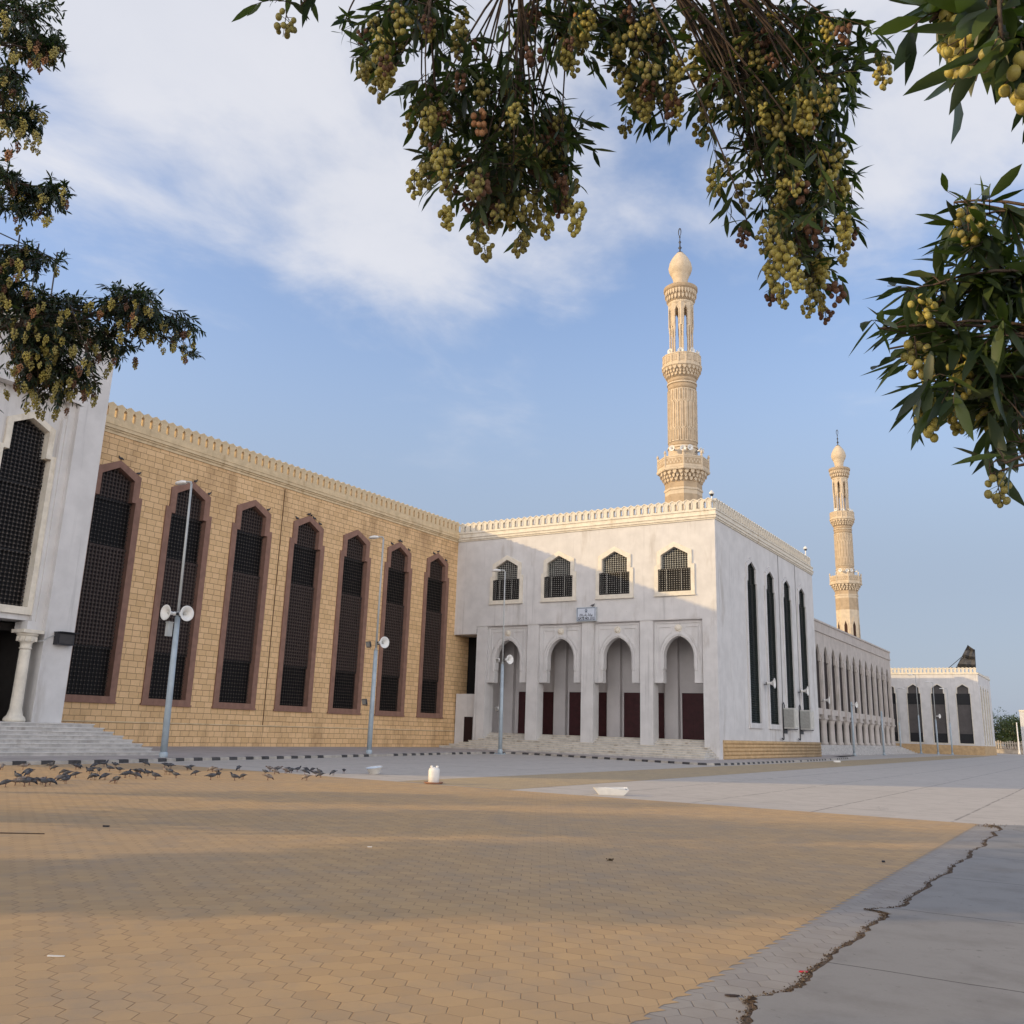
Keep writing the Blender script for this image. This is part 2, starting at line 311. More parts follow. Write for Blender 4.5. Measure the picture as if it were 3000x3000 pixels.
def ground_mat(name, kind):
    m = bpy.data.materials.new(name); m.use_nodes = True; t = m.node_tree
    b = t.nodes['Principled BSDF']; b.inputs['Roughness'].default_value = .88; b.inputs['Specular IOR Level'].default_value = .25
    co = t.nodes.new('ShaderNodeTexCoord'); P = co.outputs['Object']
    big = N(t, 'ShaderNodeTexNoise', Scale=.22, Detail=8.0, Roughness=.6); L(t, P, big.inputs['Vector'])
    mid = N(t, 'ShaderNodeTexNoise', Scale=1.7, Detail=8.0, Roughness=.65); L(t, P, mid.inputs['Vector'])
    fin = N(t, 'ShaderNodeTexNoise', Scale=42.0, Detail=5.0, Roughness=.7); L(t, P, fin.inputs['Vector'])
    s = t.nodes.new('ShaderNodeSeparateXYZ'); L(t, P, s.inputs[0]); X, Y = s.outputs[0], s.outputs[1]
    def lines(v, period, off, wd):           # 1 on thin lines every period metres
        f = math_n(t, 'FRACT', math_n(t, 'DIVIDE', math_n(t, 'ADD', v, off), period))
        d = math_n(t, 'MULTIPLY', math_n(t, 'ABSOLUTE', math_n(t, 'SUBTRACT', f, .5)), period)
        return math_n(t, 'SUBTRACT', 1.0, sstep(t, d, wd*.4, wd))
    h = math_n(t, 'MULTIPLY', fin.outputs[0], .35)
    if kind in ('tan', 'greyhex', 'strip'):
        sx, sy = .21*1.7320508, .21
        px = math_n(t, 'ADD', X, 500.0); py = math_n(t, 'ADD', Y, 500.0)
        def cell(ox, oy):
            fx = math_n(t, 'MULTIPLY', math_n(t, 'SUBTRACT', math_n(t, 'FRACT', math_n(t, 'DIVIDE', math_n(t, 'ADD', px, ox), sx)), .5), sx)
            fy = math_n(t, 'MULTIPLY', math_n(t, 'SUBTRACT', math_n(t, 'FRACT', math_n(t, 'DIVIDE', math_n(t, 'ADD', py, oy), sy)), .5), sy)
            ix = math_n(t, 'FLOOR', math_n(t, 'DIVIDE', math_n(t, 'ADD', px, ox), sx)); iy = math_n(t, 'FLOOR', math_n(t, 'DIVIDE', math_n(t, 'ADD', py, oy), sy))
            ax = math_n(t, 'ABSOLUTE', fx); ay = math_n(t, 'ABSOLUTE', fy)
            hd = math_n(t, 'MAXIMUM', ay, math_n(t, 'ADD', math_n(t, 'MULTIPLY', ay, .5), math_n(t, 'MULTIPLY', ax, .8660254)))
            d3 = math_n(t, 'ABSOLUTE', math_n(t, 'SUBTRACT', math_n(t, 'MULTIPLY', fx, .8660254), math_n(t, 'MULTIPLY', fy, .5)))
            st_ = math_n(t, 'MAXIMUM', ay, math_n(t, 'ABSOLUTE', math_n(t, 'ADD', math_n(t, 'MULTIPLY', fx, .8660254), math_n(t, 'MULTIPLY', fy, .5))))
            ci = t.nodes.new('ShaderNodeCombineXYZ'); L(t, ix, ci.inputs[0]); L(t, iy, ci.inputs[1]); ci.inputs[2].default_value = ox*10
            return hd, ci.outputs[0], st_, d3
        h1, c1, s1, e1 = cell(0, 0); h2, c2, s2, e2 = cell(sx/2, sy/2)
        hd = math_n(t, 'MINIMUM', h1, h2)
        sel = math_n(t, 'LESS_THAN', h2, h1)
        mv = t.nodes.new('ShaderNodeMix'); mv.data_type = 'VECTOR'; L(t, sel, mv.inputs[0]); L(t, c1, mv.inputs[4]); L(t, c2, mv.inputs[5])
        wn = t.nodes.new('ShaderNodeTexWhiteNoise'); wn.noise_dimensions = '3D'; L(t, mv.outputs[1], wn.inputs['Vector'])
        def pick(a_, b_):
            m_ = t.nodes.new('ShaderNodeMix'); m_.data_type = 'FLOAT'; L(t, sel, m_.inputs[0]); L(t, a_, m_.inputs[2]); L(t, b_, m_.inputs[3]); return m_.outputs[0]
        joint = math_n(t, 'MAXIMUM', sstep(t, pick(s1, s2), sy/2-.006, sy/2-.001), math_n(t, 'MULTIPLY', sstep(t, pick(e1, e2), sy/2-.006, sy/2-.001), .35))
        if kind == 'tan': a, bb, jc, dirt = (.455, .298, .152), (.57, .378, .192), (.22, .15, .088), (.36, .275, .19)
        elif kind == 'strip': a, bb, jc, dirt = (.42, .315, .185), (.51, .385, .225), (.26, .19, .12), (.36, .285, .195)
        else: a, bb, jc, dirt = (.32, .29, .255), (.39, .35, .31), (.18, .15, .125), (.27, .23, .19)
        c = mixc(t, big.outputs[0], a, bb)
        c = mixc(t, .55, c, mixc(t, wn.outputs[0], (.86, .85, .86), (1.12, 1.11, 1.08)), 'MULTIPLY')
        c = mixc(t, math_n(t, 'MULTIPLY', math_n(t, 'ADD', sstep(t, mid.outputs[0], .42, .72), math_n(t, 'MULTIPLY', sstep(t, big.outputs[0], .40, .62), .7)), .5), c, dirt)
        fill = N(t, 'ShaderNodeTexNoise', Scale=2.3, Detail=3.0); L(t, P, fill.inputs['Vector'])
        ja = math_n(t, 'MULTIPLY', joint, math_n(t, 'ADD', .35, math_n(t, 'MULTIPLY', sstep(t, fill.outputs[0], .35, .65), .6)))
        c = mixc(t, ja, c, jc)
        h = math_n(t, 'ADD', h, math_n(t, 'ADD', math_n(t, 'MULTIPLY', joint, -1.4), math_n(t, 'MULTIPLY', wn.outputs[0], .7)))
    else:
        if kind == 'slab': a, bb, dirt = (.245, .23, .212), (.325, .305, .278), (.17, .155, .138)
        elif kind == 'plaza': a, bb, dirt = (.46, .41, .35), (.55, .49, .425), (.36, .315, .265)
        else: a, bb, dirt = (.24, .18, .12), (.30, .23, .155), (.18, .14, .10)
        c = mixc(t, big.outputs[0], a, bb)
        c = mixc(t, math_n(t, 'MULTIPLY', sstep(t, mid.outputs[0], .42, .75), .5), c, dirt)
        c = mixc(t, .25, c, mixc(t, fin.outputs[0], (.6, .6, .6), (1.4, 1.4, 1.4)), 'MULTIPLY')
        if kind in ('slab', 'plaza'):
            dn = N(t, 'ShaderNodeTexNoise', Scale=.9, Detail=6.0, Roughness=.7); L(t, P, dn.inputs['Vector'])
            va = t.nodes.new('ShaderNodeVectorMath'); va.operation = 'SCALE'; va.inputs['Scale'].default_value = 1.1; L(t, dn.outputs[1], va.inputs[0])
            vb = t.nodes.new('ShaderNodeVectorMath'); vb.operation = 'ADD'; L(t, P, vb.inputs[0]); L(t, va.outputs[0], vb.inputs[1])
            vo = t.nodes.new('ShaderNodeTexVoronoi'); vo.feature = 'DISTANCE_TO_EDGE'; vo.inputs['Scale'].default_value = .32; L(t, vb.outputs[0], vo.inputs['Vector'])
            ck = math_n(t, 'MULTIPLY', math_n(t, 'SUBTRACT', 1.0, sstep(t, vo.outputs['Distance'], .0, .0045)), sstep(t, big.outputs[0], .48, .60))
            c = mixc(t, math_n(t, 'MULTIPLY', ck, .6), c, (.07, .06, .05))
            sp = N(t, 'ShaderNodeTexNoise', Scale=11.0, Detail=4.0, Roughness=.6); L(t, P, sp.inputs['Vector'])
            c = mixc(t, math_n(t, 'MULTIPLY', sstep(t, sp.outputs[0], .66, .72), .45), c, (.10, .09, .08))
        if kind == 'slab':
            wv = math_n(t, 'MULTIPLY', math_n(t, 'SUBTRACT', mid.outputs[0], .5), .07)
            j = lines(math_n(t, 'ADD', Y, wv), 2.76, -7.55+1.38+276, .013)
            c = mixc(t, math_n(t, 'MULTIPLY', j, .85), c, (.06, .05, .045)); h = math_n(t, 'SUBTRACT', h, math_n(t, 'MULTIPLY', j, 1.2))
        if kind == 'plaza':
            wv = math_n(t, 'MULTIPLY', math_n(t, 'SUBTRACT', big.outputs[0], .5), .12)
            gap = sstep(t, mid.outputs[0], .40, .5)
            c = mixc(t, math_n(t, 'MULTIPLY', lines(math_n(t, 'ADD', X, wv), 2.9, 300.2, .045), math_n(t, 'MULTIPLY', gap, .55)), c, (.12, .105, .09))
            c = mixc(t, math_n(t, 'MULTIPLY', lines(math_n(t, 'ADD', X, wv), 2.9, 301.35, .05), math_n(t, 'MULTIPLY', math_n(t, 'SUBTRACT', 1.0, gap), .5)), c, (.58, .53, .48))
            c = mixc(t, math_n(t, 'MULTIPLY', lines(Y, 9.4, 300.0, .05), .4), c, (.14, .12, .10))
    L(t, c, b.inputs['Base Color'])
    bp = t.nodes.new('ShaderNodeBump'); bp.inputs['Strength'].default_value = .55; bp.inputs['Distance'].default_value = .006
    L(t, h, bp.inputs['Height']); L(t, bp.outputs[0], b.inputs['Normal'])
    return m

def sheet(name, poly, z, m):
    mb = MB(); mb.face([(x, y, z) for x, y in poly]); return structure(name, mb, m)
sheet('ground', [(-2500,-2500),(2500,-2500),(2500,2500),(-2500,2500)], 0, ground_mat('open_ground', 'sand'))
sheet('concrete_plaza', [(-48,-25),(70,-25),(70,205),(-48,205)], .004, ground_mat('plaza_concrete', 'plaza'))
TANM = ground_mat('tan_pavers', 'tan')
z0 = []
sxx = .175
for i in range(200):                                  # toothed edge of the paver field along the grey strip
    y = 22.3 - i*.21
    z0 += [(-2.4, y), (-2.46, y-.105), (-2.46, y-.2)]
sheet('tan_paving', [(-29.25, 22.6), (-12.0, 22.2)] + z0 + [(-2.49, -20), (-29.25, -20)], .008, TANM)
sheet('tan_paving_strip', [(-17.9, 22.55), (-13.9, 22.35), (-14.2, 150), (-18.0, 150)], .0081, ground_mat('tan_strip', 'strip'))
sheet('grey_paving_strip', [(-2.62, -20), (-1.75, -20), (-1.75, 22.0), (-2.62, 22.45)], .0061, ground_mat('grey_pavers', 'greyhex'))
# concrete footpath: its left edge is broken along a winding crack
random.seed(5)
crack = [(-1.93,-4),(-1.95,1.0),(-1.90,4.2),(-1.93,5.78),(-2.02,6.1),(-2.06,6.28),(-1.95,6.55),(-1.90,6.8),(-1.95,7.1),(-1.92,7.45),(-1.97,8.05),(-1.92,8.6),(-1.97,9.3),(-1.92,9.8),(-1.96,10.0),(-2.14,10.12),(-2.02,10.3),(-1.90,10.5),(-1.95,11.1),(-1.90,11.9),(-1.96,12.7),(-1.88,13.6),(-1.94,14.5),(-1.88,15.6),(-1.95,16.6),(-1.88,17.6),(-1.96,18.6),(-1.90,19.6),(-2.0,20.4),(-1.93,21.1),(-2.06,21.9),(-2.25,22.2)]
fine = []
for i in range(len(crack)-1):
    a, b = Vector(crack[i]), Vector(crack[i+1])
    for k in range(5):
        p = a.lerp(b, k/5); fine.append((p.x+random.uniform(-.022,.022), p.y))
sheet('concrete_footpath', [(x+.035, y) for x, y in fine] + [(-1.7, 22.6), (9, 23.4), (9, -4)], .022, ground_mat('footpath_concrete', 'slab'))
DIRT = mat('crack_dirt', (.115, .08, .055), .95, .4, 14, .8, 60)
mb = MB()
for i in range(len(fine)-1):
    (x0, y0), (x1, y1) = fine[i], fine[i+1]
    w0 = .017+.015*math.sin(i*1.7)+.012*math.sin(i*.61); w1 = .017+.015*math.sin((i+1)*1.7)+.012*math.sin((i+1)*.61)
    mb.face([(x0-w0, y0, .0115), (x0+.04, y0, .0145), (x1+.04, y1, .0145), (x1-w1, y1, .0115)])
structure('crack', mb, DIRT)
mb = MB(); random.seed(9)
def pebble(mb, x, y, z, r, mi):
    pts = [Vector((random.gauss(0,1), random.gauss(0,1), random.gauss(0,.6))).normalized()*r*random.uniform(.7,1.2) for _ in range(6)]
    c = Vector((x, y, z+r*.3))
    for t in ((0,1,2),(0,2,3),(0,3,4),(1,2,5),(2,3,5),(3,4,5),(0,4,1),(1,4,5)): mb.face([c+pts[i] for i in t], mi)
for i in range(2600):
    j = random.randrange(len(fine)-1); q = random.random()
    x = fine[j][0]*(1-q)+fine[j+1][0]*q + random.gauss(-.003, .022); y = fine[j][1]*(1-q)+fine[j+1][1]*q
    pebble(mb, x, y, .013, random.uniform(.003, .011), random.choice((0,0,0,1,2)))
for i in range(170):                                 # heap where the crack ends
    pebble(mb, -2.1+random.gauss(0,.13), 21.9+random.gauss(0,.25), .012, random.uniform(.006,.02), random.choice((0,0,1)))
o = part('crumbled_debris', mb, [DIRT, mat('debris_pale', (.20,.155,.105), .95, .3, 20), mat('debris_dark', (.06,.04,.03), .9, .3, 20)]); tag(o, 'brown soil, leaves and gravel crumbs filling the crack beside the footpath', 'debris', kind='stuff')

# raised pavement in front of the buildings, with a black and pale painted kerb
mb = MB(); mb.face([(x-.02, y, .118) for x, y in KERB[:10]] + [(x, y+.05, .118) for x, y in KERB[10:16]] + [(x-.05, y, .118) for x, y in KERB[16:]] + [(-21.0, 88, .118), (-22.5, 106, .118), (-45, 106, .118), (-45, 4, .118)])
structure('pavement', mb, PAVE)
mb = MB(); acc = 0.0; k = 0
def kerb_pt(sv):
    for i in range(len(KERB)-1):
        a, b = Vector(KERB[i]), Vector(KERB[i+1]); l = (b-a).length
        if sv <= l: return a+(b-a)*(sv/l), (b-a).normalized()
        sv -= l
    return Vector(KERB[-1]), (Vector(KERB[-1])-Vector(KERB[-2])).normalized()
tot = sum((Vector(KERB[i+1])-Vector(KERB[i])).length for i in range(len(KERB)-1))
sv = 0.0
while sv < tot-.5:
    lng = .48 if k % 2 else .52
    (p, d), (q, e) = kerb_pt(sv+.006), kerb_pt(sv+lng-.006)
    n0, n1 = Vector((d.y, -d.x)), Vector((e.y, -e.x))
    worn = random.random() < .12
    rings = []
    for pt, nn in ((p, n0), (q, n1)):
        rings.append([(pt.x+nn.x*.10, pt.y+nn.y*.10, -.02), (pt.x+nn.x*.085, pt.y+nn.y*.085, .105), (pt.x+nn.x*.06, pt.y+nn.y*.06, .124), (pt.x-nn.x*.10, pt.y-nn.y*.10, .124), (pt.x-nn.x*.10, pt.y-nn.y*.10, -.02)])
    mb.grid(rings, 1 if (k % 2 and not worn) else 0, False); sv += lng; k += 1
structure('kerb', mb, [KERB_P, KERB_B])

# ------------------------------------------------------------------ shared building helpers
MX = lambda X: (lambda u, v, d: (X+d, u, v))          # wall facing +X: u = Y
MY = lambda Y: (lambda u, v, d: (u, Y-d, v))          # wall facing -Y: u = X
def stepped(c, hl, hu, z0, zs, zh, za):
    return [(c-hl,z0),(c+hl,z0),(c+hl,zs),(c+hu,zs),(c+hu,zh),(c,za),(c-hu,zh),(c-hu,zs),(c-hl,zs)]
def grow(s, e=.012): return stepped(s[0], s[1]+e, s[2]+e, s[3]-e, s[4]+e*.5, s[5]+e, s[6]+e)   # wall opening, a little wider than the frame that fills it
def half_at(z, hl, hu, z0, zs, zh, za):
    if z < zs: return hl
    if z < zh: return hu
    return hu*(za-z)/(za-zh)
def lattice(mb, M, shape, d, bands, px=.19, pz=.2, knob=True):
    """real bars crossing on a grid; bands: (z0, z1, bar width, depth shift, bar slot, knob slot)"""
    c, hl, hu, z0, zs, zh, za = shape
    for (b0, b1, bw, dd, bi, ki, ks) in bands:
        nx = int(2*hl/px); xs = [c-hl+(i+.5)*2*hl/nx for i in range(nx)]
        for x in xs:
            a = abs(x-c)+bw/2; top = b1
            if a > hl: continue
            if a > hu: top = min(top, zs)
            elif b1 > zh: top = min(top, zh+(za-zh)*(1-a/hu))
            if top > b0: mb.mbox(M, x-bw/2, x+bw/2, b0, top, d+dd, d+dd+.045, bi)
        nz = max(1, int((b1-b0)/pz))
        for j in range(nz):
            z = b0+(j+.5)*(b1-b0)/nz; hw = half_at(z+bw/2, hl, hu, z0, zs, zh, za)
            if hw < .05: continue
            mb.mbox(M, c-hw, c+hw, z-bw/2, z+bw/2, d+dd+.006, d+dd+.038, bi)
            if knob:
                for x in xs:
                    if abs(x-c)+ks < hw:
                        mb.mbox(M, x-ks, x+ks, z-ks, z+ks, d+dd+.03, d+dd+.075, ki)
        hw = half_at(b1-.03, hl, hu, z0, zs, zh, za)
        if hw > .1: mb.mbox(M, c-hw, c+hw, b1-.07, b1-.001, d+dd-.01, d+dd+.06, bi)
    return mb
def merlon_poly(w=.262, h=.88):
    k = w/.262; q = h/.88
    return [(-w,0),(w,0),(w,.07*q),(.175*k,.12*q),(.175*k,.52*q),(w,.62*q),(w,.74*q),(0,.88*q),(-w,.74*q),(-w,.62*q),(-.175*k,.52*q),(-.175*k,.12*q),(-w,.07*q)]
def merlon_mesh(name, m, w=.262, h=.88, th=.3, relief=True):
    mb = MB(); P = merlon_poly(w, h); M = lambda u, v, d: (u, -d, v)
    if relief:
        inn = [(u*.68, h*.48+(v-h*.48)*.86) for u, v in P]
        mb.ring(M, inn, P, -th, 0); mb.prism(M, inn, -th+.01, -.045, back=False, sides=False)
        mb.prism(M, P, -th, -th+.002, sides=False)
    else: mb.prism(M, P, -th, 0)
    return mb.mesh(name, m if isinstance(m, list) else [m])

# ------------------------------------------------------------------ sandstone prayer hall
hall = thing('prayer_hall', 'long sandstone block hall with seven tall dark lattice windows in brown frames', 'mosque hall', (XS-8, 35, 0))
M = MX(XS); PER, Y0 = 4.71488, 28.857
SW = lambda c: (c, 1.2, .97, 2.55, 12.6, 13.76, 14.28)
cs = [Y0+k*PER for k in range(7)]
mb = MB(); mb.wall(M, [(9.6,1.30),(61.9,1.30),(61.9,15.96),(9.6,15.96)], [grow(SW(c)) for c in cs], .5)
mb.mbox(M, 9.6, 61.9, 0, 1.30, -.3, .05)                      # plinth course, a little proud
mb.box(-60, XS-.5, 9.6, 61.9, 0, 15.9); mb.mbox(M, 61.6, 61.9, 0, 15.9, -.5, -.002)
part('wall', mb, SANDBLOCK, hall)
mb = MB()
mb.mbox(M, 9.6, 61.0, 1.285, 1.345, -.01, .075)
mb.mbox(M, 9.6, YW-.01, 15.96, 16.12, -.3, .06); mb.mbox(M, 9.6, YW-.01, 16.12, 16.22, -.3, .12); mb.mbox(M, 9.6, YW-.01, 16.22, 16.40, -.3, .19); mb.mbox(M, 9.6, YW-.01, 16.40, 16.44, -.3, .22); mb.mbox(M, 9.6, YW-.01, 16.44, 16.75, -.3, .14)
part('cornice', mb, SANDTRIM, hall)
mb = MB(); mb.box(-60, XS-.3, 9.6, 61.9, 15.9, 16.2); part('roof', mb, CREAM, hall)
MERS = merlon_mesh('merlon', SANDTRIM, .262, .88, .34, False)
for k in range(63):
    y = 59.5-.545*k
    inst('merlon', MERS, hall, (XS+.12, y, 16.75), (0, 0, math.pi/2))
fb = MB(); gb = MB(); bb = MB(); c = 0
inner = stepped(0, 1.2, .97, 2.55, 12.6, 13.76, 14.28); outer = stepped(0, 1.57, 1.36, 2.25, 12.93, 14.03, 14.66)
ML = MX(0); fb.ring(ML, inner, outer, -.497, .09); fb.mbox(ML, -1.62, 1.62, 2.20, 2.30, .0, .12)
lattice(gb, ML, (0, 1.195, .965, 2.56, 12.6, 13.75, 14.26), -.24,
        [(2.56, 5.0, .038, -.04, 1, 2, .026), (5.0, 10.1, .085, .02, 0, 2, .03), (10.1, 12.6, .042, -.05, 1, 2, .024), (12.6, 14.26, .07, .0, 0, 2, .026)])
bb.prism(ML, stepped(0, 1.199, .969, 2.551, 12.6, 13.76, 14.279), -.48, -.40)
fm, gm, bm_ = fb.mesh('frame', [BROWN]), gb.mesh('grille', [LAT_A, LAT_B, KNOB]), bb.mesh('backing', [DARKGLASS])
for c in cs:
    f = inst('window', bm_, hall, (XS, c, 0))
    for nm, me in (('frame', fm), ('grille', gm)):
        o = bpy.data.objects.new(nm, me); C.objects.link(o); o.parent = f
# patched pale blocks and the vertical expansion joint
mb = MB(); mb.mbox(M, 40.63, 40.65, .1, 15.9, -.02, .054); part('expansion_joint', mb, mat('joint_dark', (.14,.085,.045), .9), hall)

# ------------------------------------------------------------------ white entrance portal at the left
XP = -36.6
portal = thing('entrance_portal', 'tall white entrance portal with lattice windows above a dark columned porch', 'portal', (XP, 16.5, 0))
M = MX(XP); Mi = MX(XP-.55)
bays = [20.72, 16.5, 12.28]
mb = MB()
mb.box(XS-.4, XP, 22.42, 23.72, 1.255, 17.3)                       # right pier
mb.box(XS-.4, XP, 9.2, 10.5, 1.255, 17.3)
mb.mbox(M, 10.5, 22.42, 14.75, 17.3, -6, -.002)                    # head beam over the recess
for y0, y1 in ((22.12, 22.42), (10.5, 10.8)):
    mb.mbox(M, y0, y1, 4.9, 14.75, -.9, -.27)                        # stepped reveal beside the piers
PW = lambda c: (c, 1.04, .80, 5.80, 12.1, 13.26, 13.66)
holes = [grow(PW(c)) for c in bays]
mb.wall(Mi, [(10.5,5.27),(22.2,5.27),(22.2,14.75),(10.5,14.75)], holes, .5)
mb.mbox(Mi, 10.5, 22.2, 5.27, 5.30, -4, -.01)
mb.mbox(Mi, 10.5, 22.2, 5.3, 14.75, -1.0, -.5)
for yc in (18.61, 14.39, 22.1, 10.9):                              # half pillars over the columns
    wv = .4 if yc in (18.61, 14.39) else .13
    mb.mbox(Mi, yc-wv, yc+wv, 4.88, 14.0, -.2, .22)
    mb.mbox(Mi, yc-wv-.2, yc+wv+.2, 4.88, 5.24, -.6, .3)
mb.box(XS-.38, XP-.02, 9.3, 23.6, 17.2, 17.34)
mb.box(XS-.39, XS-.2, 9.3, 23.6, 0, 17.2)
part('wall', mb, STUCCO, portal)
mb = MB(); mb.box(XS+.1, XP-1.6, 10.5, 22.4, 4.9, 5.2); mb.box(XS+.01, XS+.08, 10.5, 22.4, 1.26, 5.2); mb.box(XS+.1, XP-1.1, 22.36, 22.415, 1.26, 5.2); mb.box(XS+.1, XP-1.0, 10.5, 22.35, 1.256, 1.27); part('porch_shade_lining', mb, mat('porch_shade', (.03,.026,.024), .9), portal)  # near-black lining: the porch's deep shade put into the colour
mb = MB(); mb.mbox(M, 9.2, 23.72, 17.3, 17.5, -6, .08); mb.mbox(M, 9.2, 23.72, 17.5, 17.72, -6, .02); part('cornice', mb, CREAM, portal)
MERP = merlon_mesh('merlon', STUCCO, .262, .88, .3, False)
for k in range(26): inst('merlon', MERP, portal, (XP-.02, 23.4-.545*k, 17.72), (0, 0, math.pi/2))
fb = MB(); gb = MB(); bb = MB()
inner = stepped(0, 1.04, .80, 5.80, 12.1, 13.26, 13.66); outer = stepped(0, 1.28, 1.05, 5.5, 12.25, 13.42, 13.95)
fb.ring(ML, inner, outer, -.3, .12)
lattice(gb, ML, (0, 1.03, .79, 5.81, 12.1, 13.25, 13.64), -.3, [(5.81, 8.1, .04, 0, 1, 2, .026), (8.1, 10.9, .05, -.04, 1, 2, .028), (10.9, 13.64, .06, .0, 1, 2, .024)], px=.17, pz=.17)
bb.prism(ML, inner, -.48, -.46)
fm, gm, bm_ = fb.mesh('frame', [CREAM]), gb.mesh('grille', [LAT_A, LAT_B, KNOB]), bb.mesh('backing', [DARKGLASS])
for c in bays:
    f = inst('window', bm_, portal, (XP-.55, c, 0))
    for nm, me in (('frame', fm), ('grille', gm)):
        o = bpy.data.objects.new(nm, me); C.objects.link(o); o.parent = f
cb = MB(); cb.lathe([(.40,1.25),(.42,1.33),(.38,1.42),(.30,1.5),(.27,1.62),(.235,1.75),(.225,2.4),(.215,4.0),(.20,4.1)], 20); cb.lathe([(.22,4.1),(.25,4.16),(.21,4.2),(.24,4.36),(.36,4.44),(.37,4.62)], 12); cb.box(-.44,.44,-.44,.44,4.74,4.88); cb.lathe([(.37,4.62),(.42,4.70),(.42,4.74)], 12)
for k in range(10): 
    a = 2*math.pi*k/10; cb.box(.33*math.cos(a)-.05,.33*math.cos(a)+.05,.33*math.sin(a)-.05,.33*math.sin(a)+.05,4.42,4.6)
cm = cb.mesh('column', [CREAM])
for yc in (21.86, 18.61, 14.39, 11.14): inst('column', cm, portal, (XP-.28, yc, 0))
mb = MB()
for i in range(8):                                                  # marble flight, wrapping round its right end
    z1 = 1.255-i*.142; xf = -35.1+i*.3457; ye = 24.2+i*.222
    mb.box(XS+.06 if i == 0 else XS+.07+.002*i, xf, 6.5-.2*i, ye, z1-.142 if i < 7 else .0, z1-.035); mb.box(XS+.06+.002*i, xf+.03, 6.5-.2*i, ye+.03, z1-.035, z1, 1)
part('steps', mb, [GREYMARBLE, mat('step_nosing', (.58,.55,.51), .5, .12, 2.5, 0, 20, .35, ((.25,.2,.15), 1.5, .55, .5))], portal)

# ------------------------------------------------------------------ white gate building
gate = thing('gate_building', 'white two storey gate building with four pointed arches and a corner of louvred windows', 'mosque gate', (-32, 72, 0))
M = MY(YW); MS = MX(XC)
FW = [(-38.0+4.58*k, 1.2, 1.0, 11.14, 12.72, 13.72, 14.27) for k in range(4)]
SWS = [(y, 1.15, .93, 2.56, 12.72, 13.83, 14.28) for y in (67.45, 72.07, 76.68, 81.26)]
mb = MB()
mb.wall(M, [(-42.8,8.64),(-40.6,8.64),(-40.6,9.26),(XC,9.26),(XC,16.0),(-42.8,16.0)], [grow(s) for s in FW], .4)
mb.mbox(M, -42.8, -40.6, 8.62, 8.7, -3, -.01); mb.mbox(M, -42.8, -42.65, 8.65, 16, -.6, -.01)
mb.mbox(M, -40.6, XC-.01, 9.2, 9.27, -6, -.012)                     # porch ceiling edge
mb.mbox(M, -40.6, -39.66, 0, 9.26, -1.2, -.05)                      # left pier
for k in range(3): mb.mbox(M, -36.05+4.575*k, -35.09+4.575*k, 0, 9.26, -.95, -.05)
mb.mbox(M, -22.33, XC, .0, 9.255, -.95, -.003)                      # right corner pier
mb.wall(MS, [(YW+.95,1.33),(85.3,1.33),(85.3,16.0),(YW,16.0),(YW,9.255),(YW+.95,9.255)], [grow(s) for s in SWS], .45)
mb.mbox(MS, YW+4, 85.3, 0, 16.0, -21, -.5)
mb.mbox(M, -42.8, XC-.5, 9.5, 16.0, -5, -.45)
mb.mbox(M, -42.62, -40.62, .0, 4.11, -.9, -.5)                      # low wall under the dark recess
part('wall', mb, STUCCO, gate)
mb = MB(); mb.mbox(M, -47.0, -40.45, 3.0, 9.3, -2.6, -2.2); mb.mbox(M, -40.61, -40.59, 4.0, 9.2, -2.3, -1.21); part('recess_shade_panel', mb, mat('recess_shade', (.008,.007,.007), .9), gate)  # black panels stand in for the deep shade of the recess
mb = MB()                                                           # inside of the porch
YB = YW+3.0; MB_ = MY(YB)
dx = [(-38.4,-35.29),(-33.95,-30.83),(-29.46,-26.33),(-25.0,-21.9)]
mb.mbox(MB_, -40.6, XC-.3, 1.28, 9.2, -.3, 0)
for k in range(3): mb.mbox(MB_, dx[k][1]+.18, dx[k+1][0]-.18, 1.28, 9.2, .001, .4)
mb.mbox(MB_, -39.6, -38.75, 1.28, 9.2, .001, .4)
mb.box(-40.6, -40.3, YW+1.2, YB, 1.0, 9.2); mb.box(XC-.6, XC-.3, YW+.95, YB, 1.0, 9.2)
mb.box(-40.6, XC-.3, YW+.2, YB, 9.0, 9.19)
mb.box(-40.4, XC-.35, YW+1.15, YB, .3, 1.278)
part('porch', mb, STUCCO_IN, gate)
for a, b in dx:
    d = MB(); d.mbox(MB_, a, b, 1.29, 4.42, .005, .07)
    d.mbox(MB_, a-.1, a, 1.29, 4.52, .004, .11, 1); d.mbox(MB_, b, b+.1, 1.29, 4.52, .004, .11, 1); d.mbox(MB_, a, b, 4.42, 4.52, .004, .11, 1)
    for q in range(1, 4): d.mbox(MB_, a+(b-a)*q/4-.012, a+(b-a)*q/4+.012, 1.3, 4.4, .07, .078)
    part('door', d, [DOOR, STUCCO_IN], gate)
d = MB(); d.mbox(M, -41.75, -40.98, .12, 2.4, -.5, -.47); part('door', d, mat('service_door', (.018,.006,.006), .7), gate)
def arch_pts(c, hw, zs, e, n=10, off=0.0):
    Rr = hw+e; pts = []
    a1 = math.acos(e/(Rr+off))
    for i in range(n+1): a = a1*i/n; pts.append((c-e+(Rr+off)*math.cos(a), zs+(Rr+off)*math.sin(a)))
    return pts + [(2*c-x, z) for x, z in reversed(pts[:-1])]
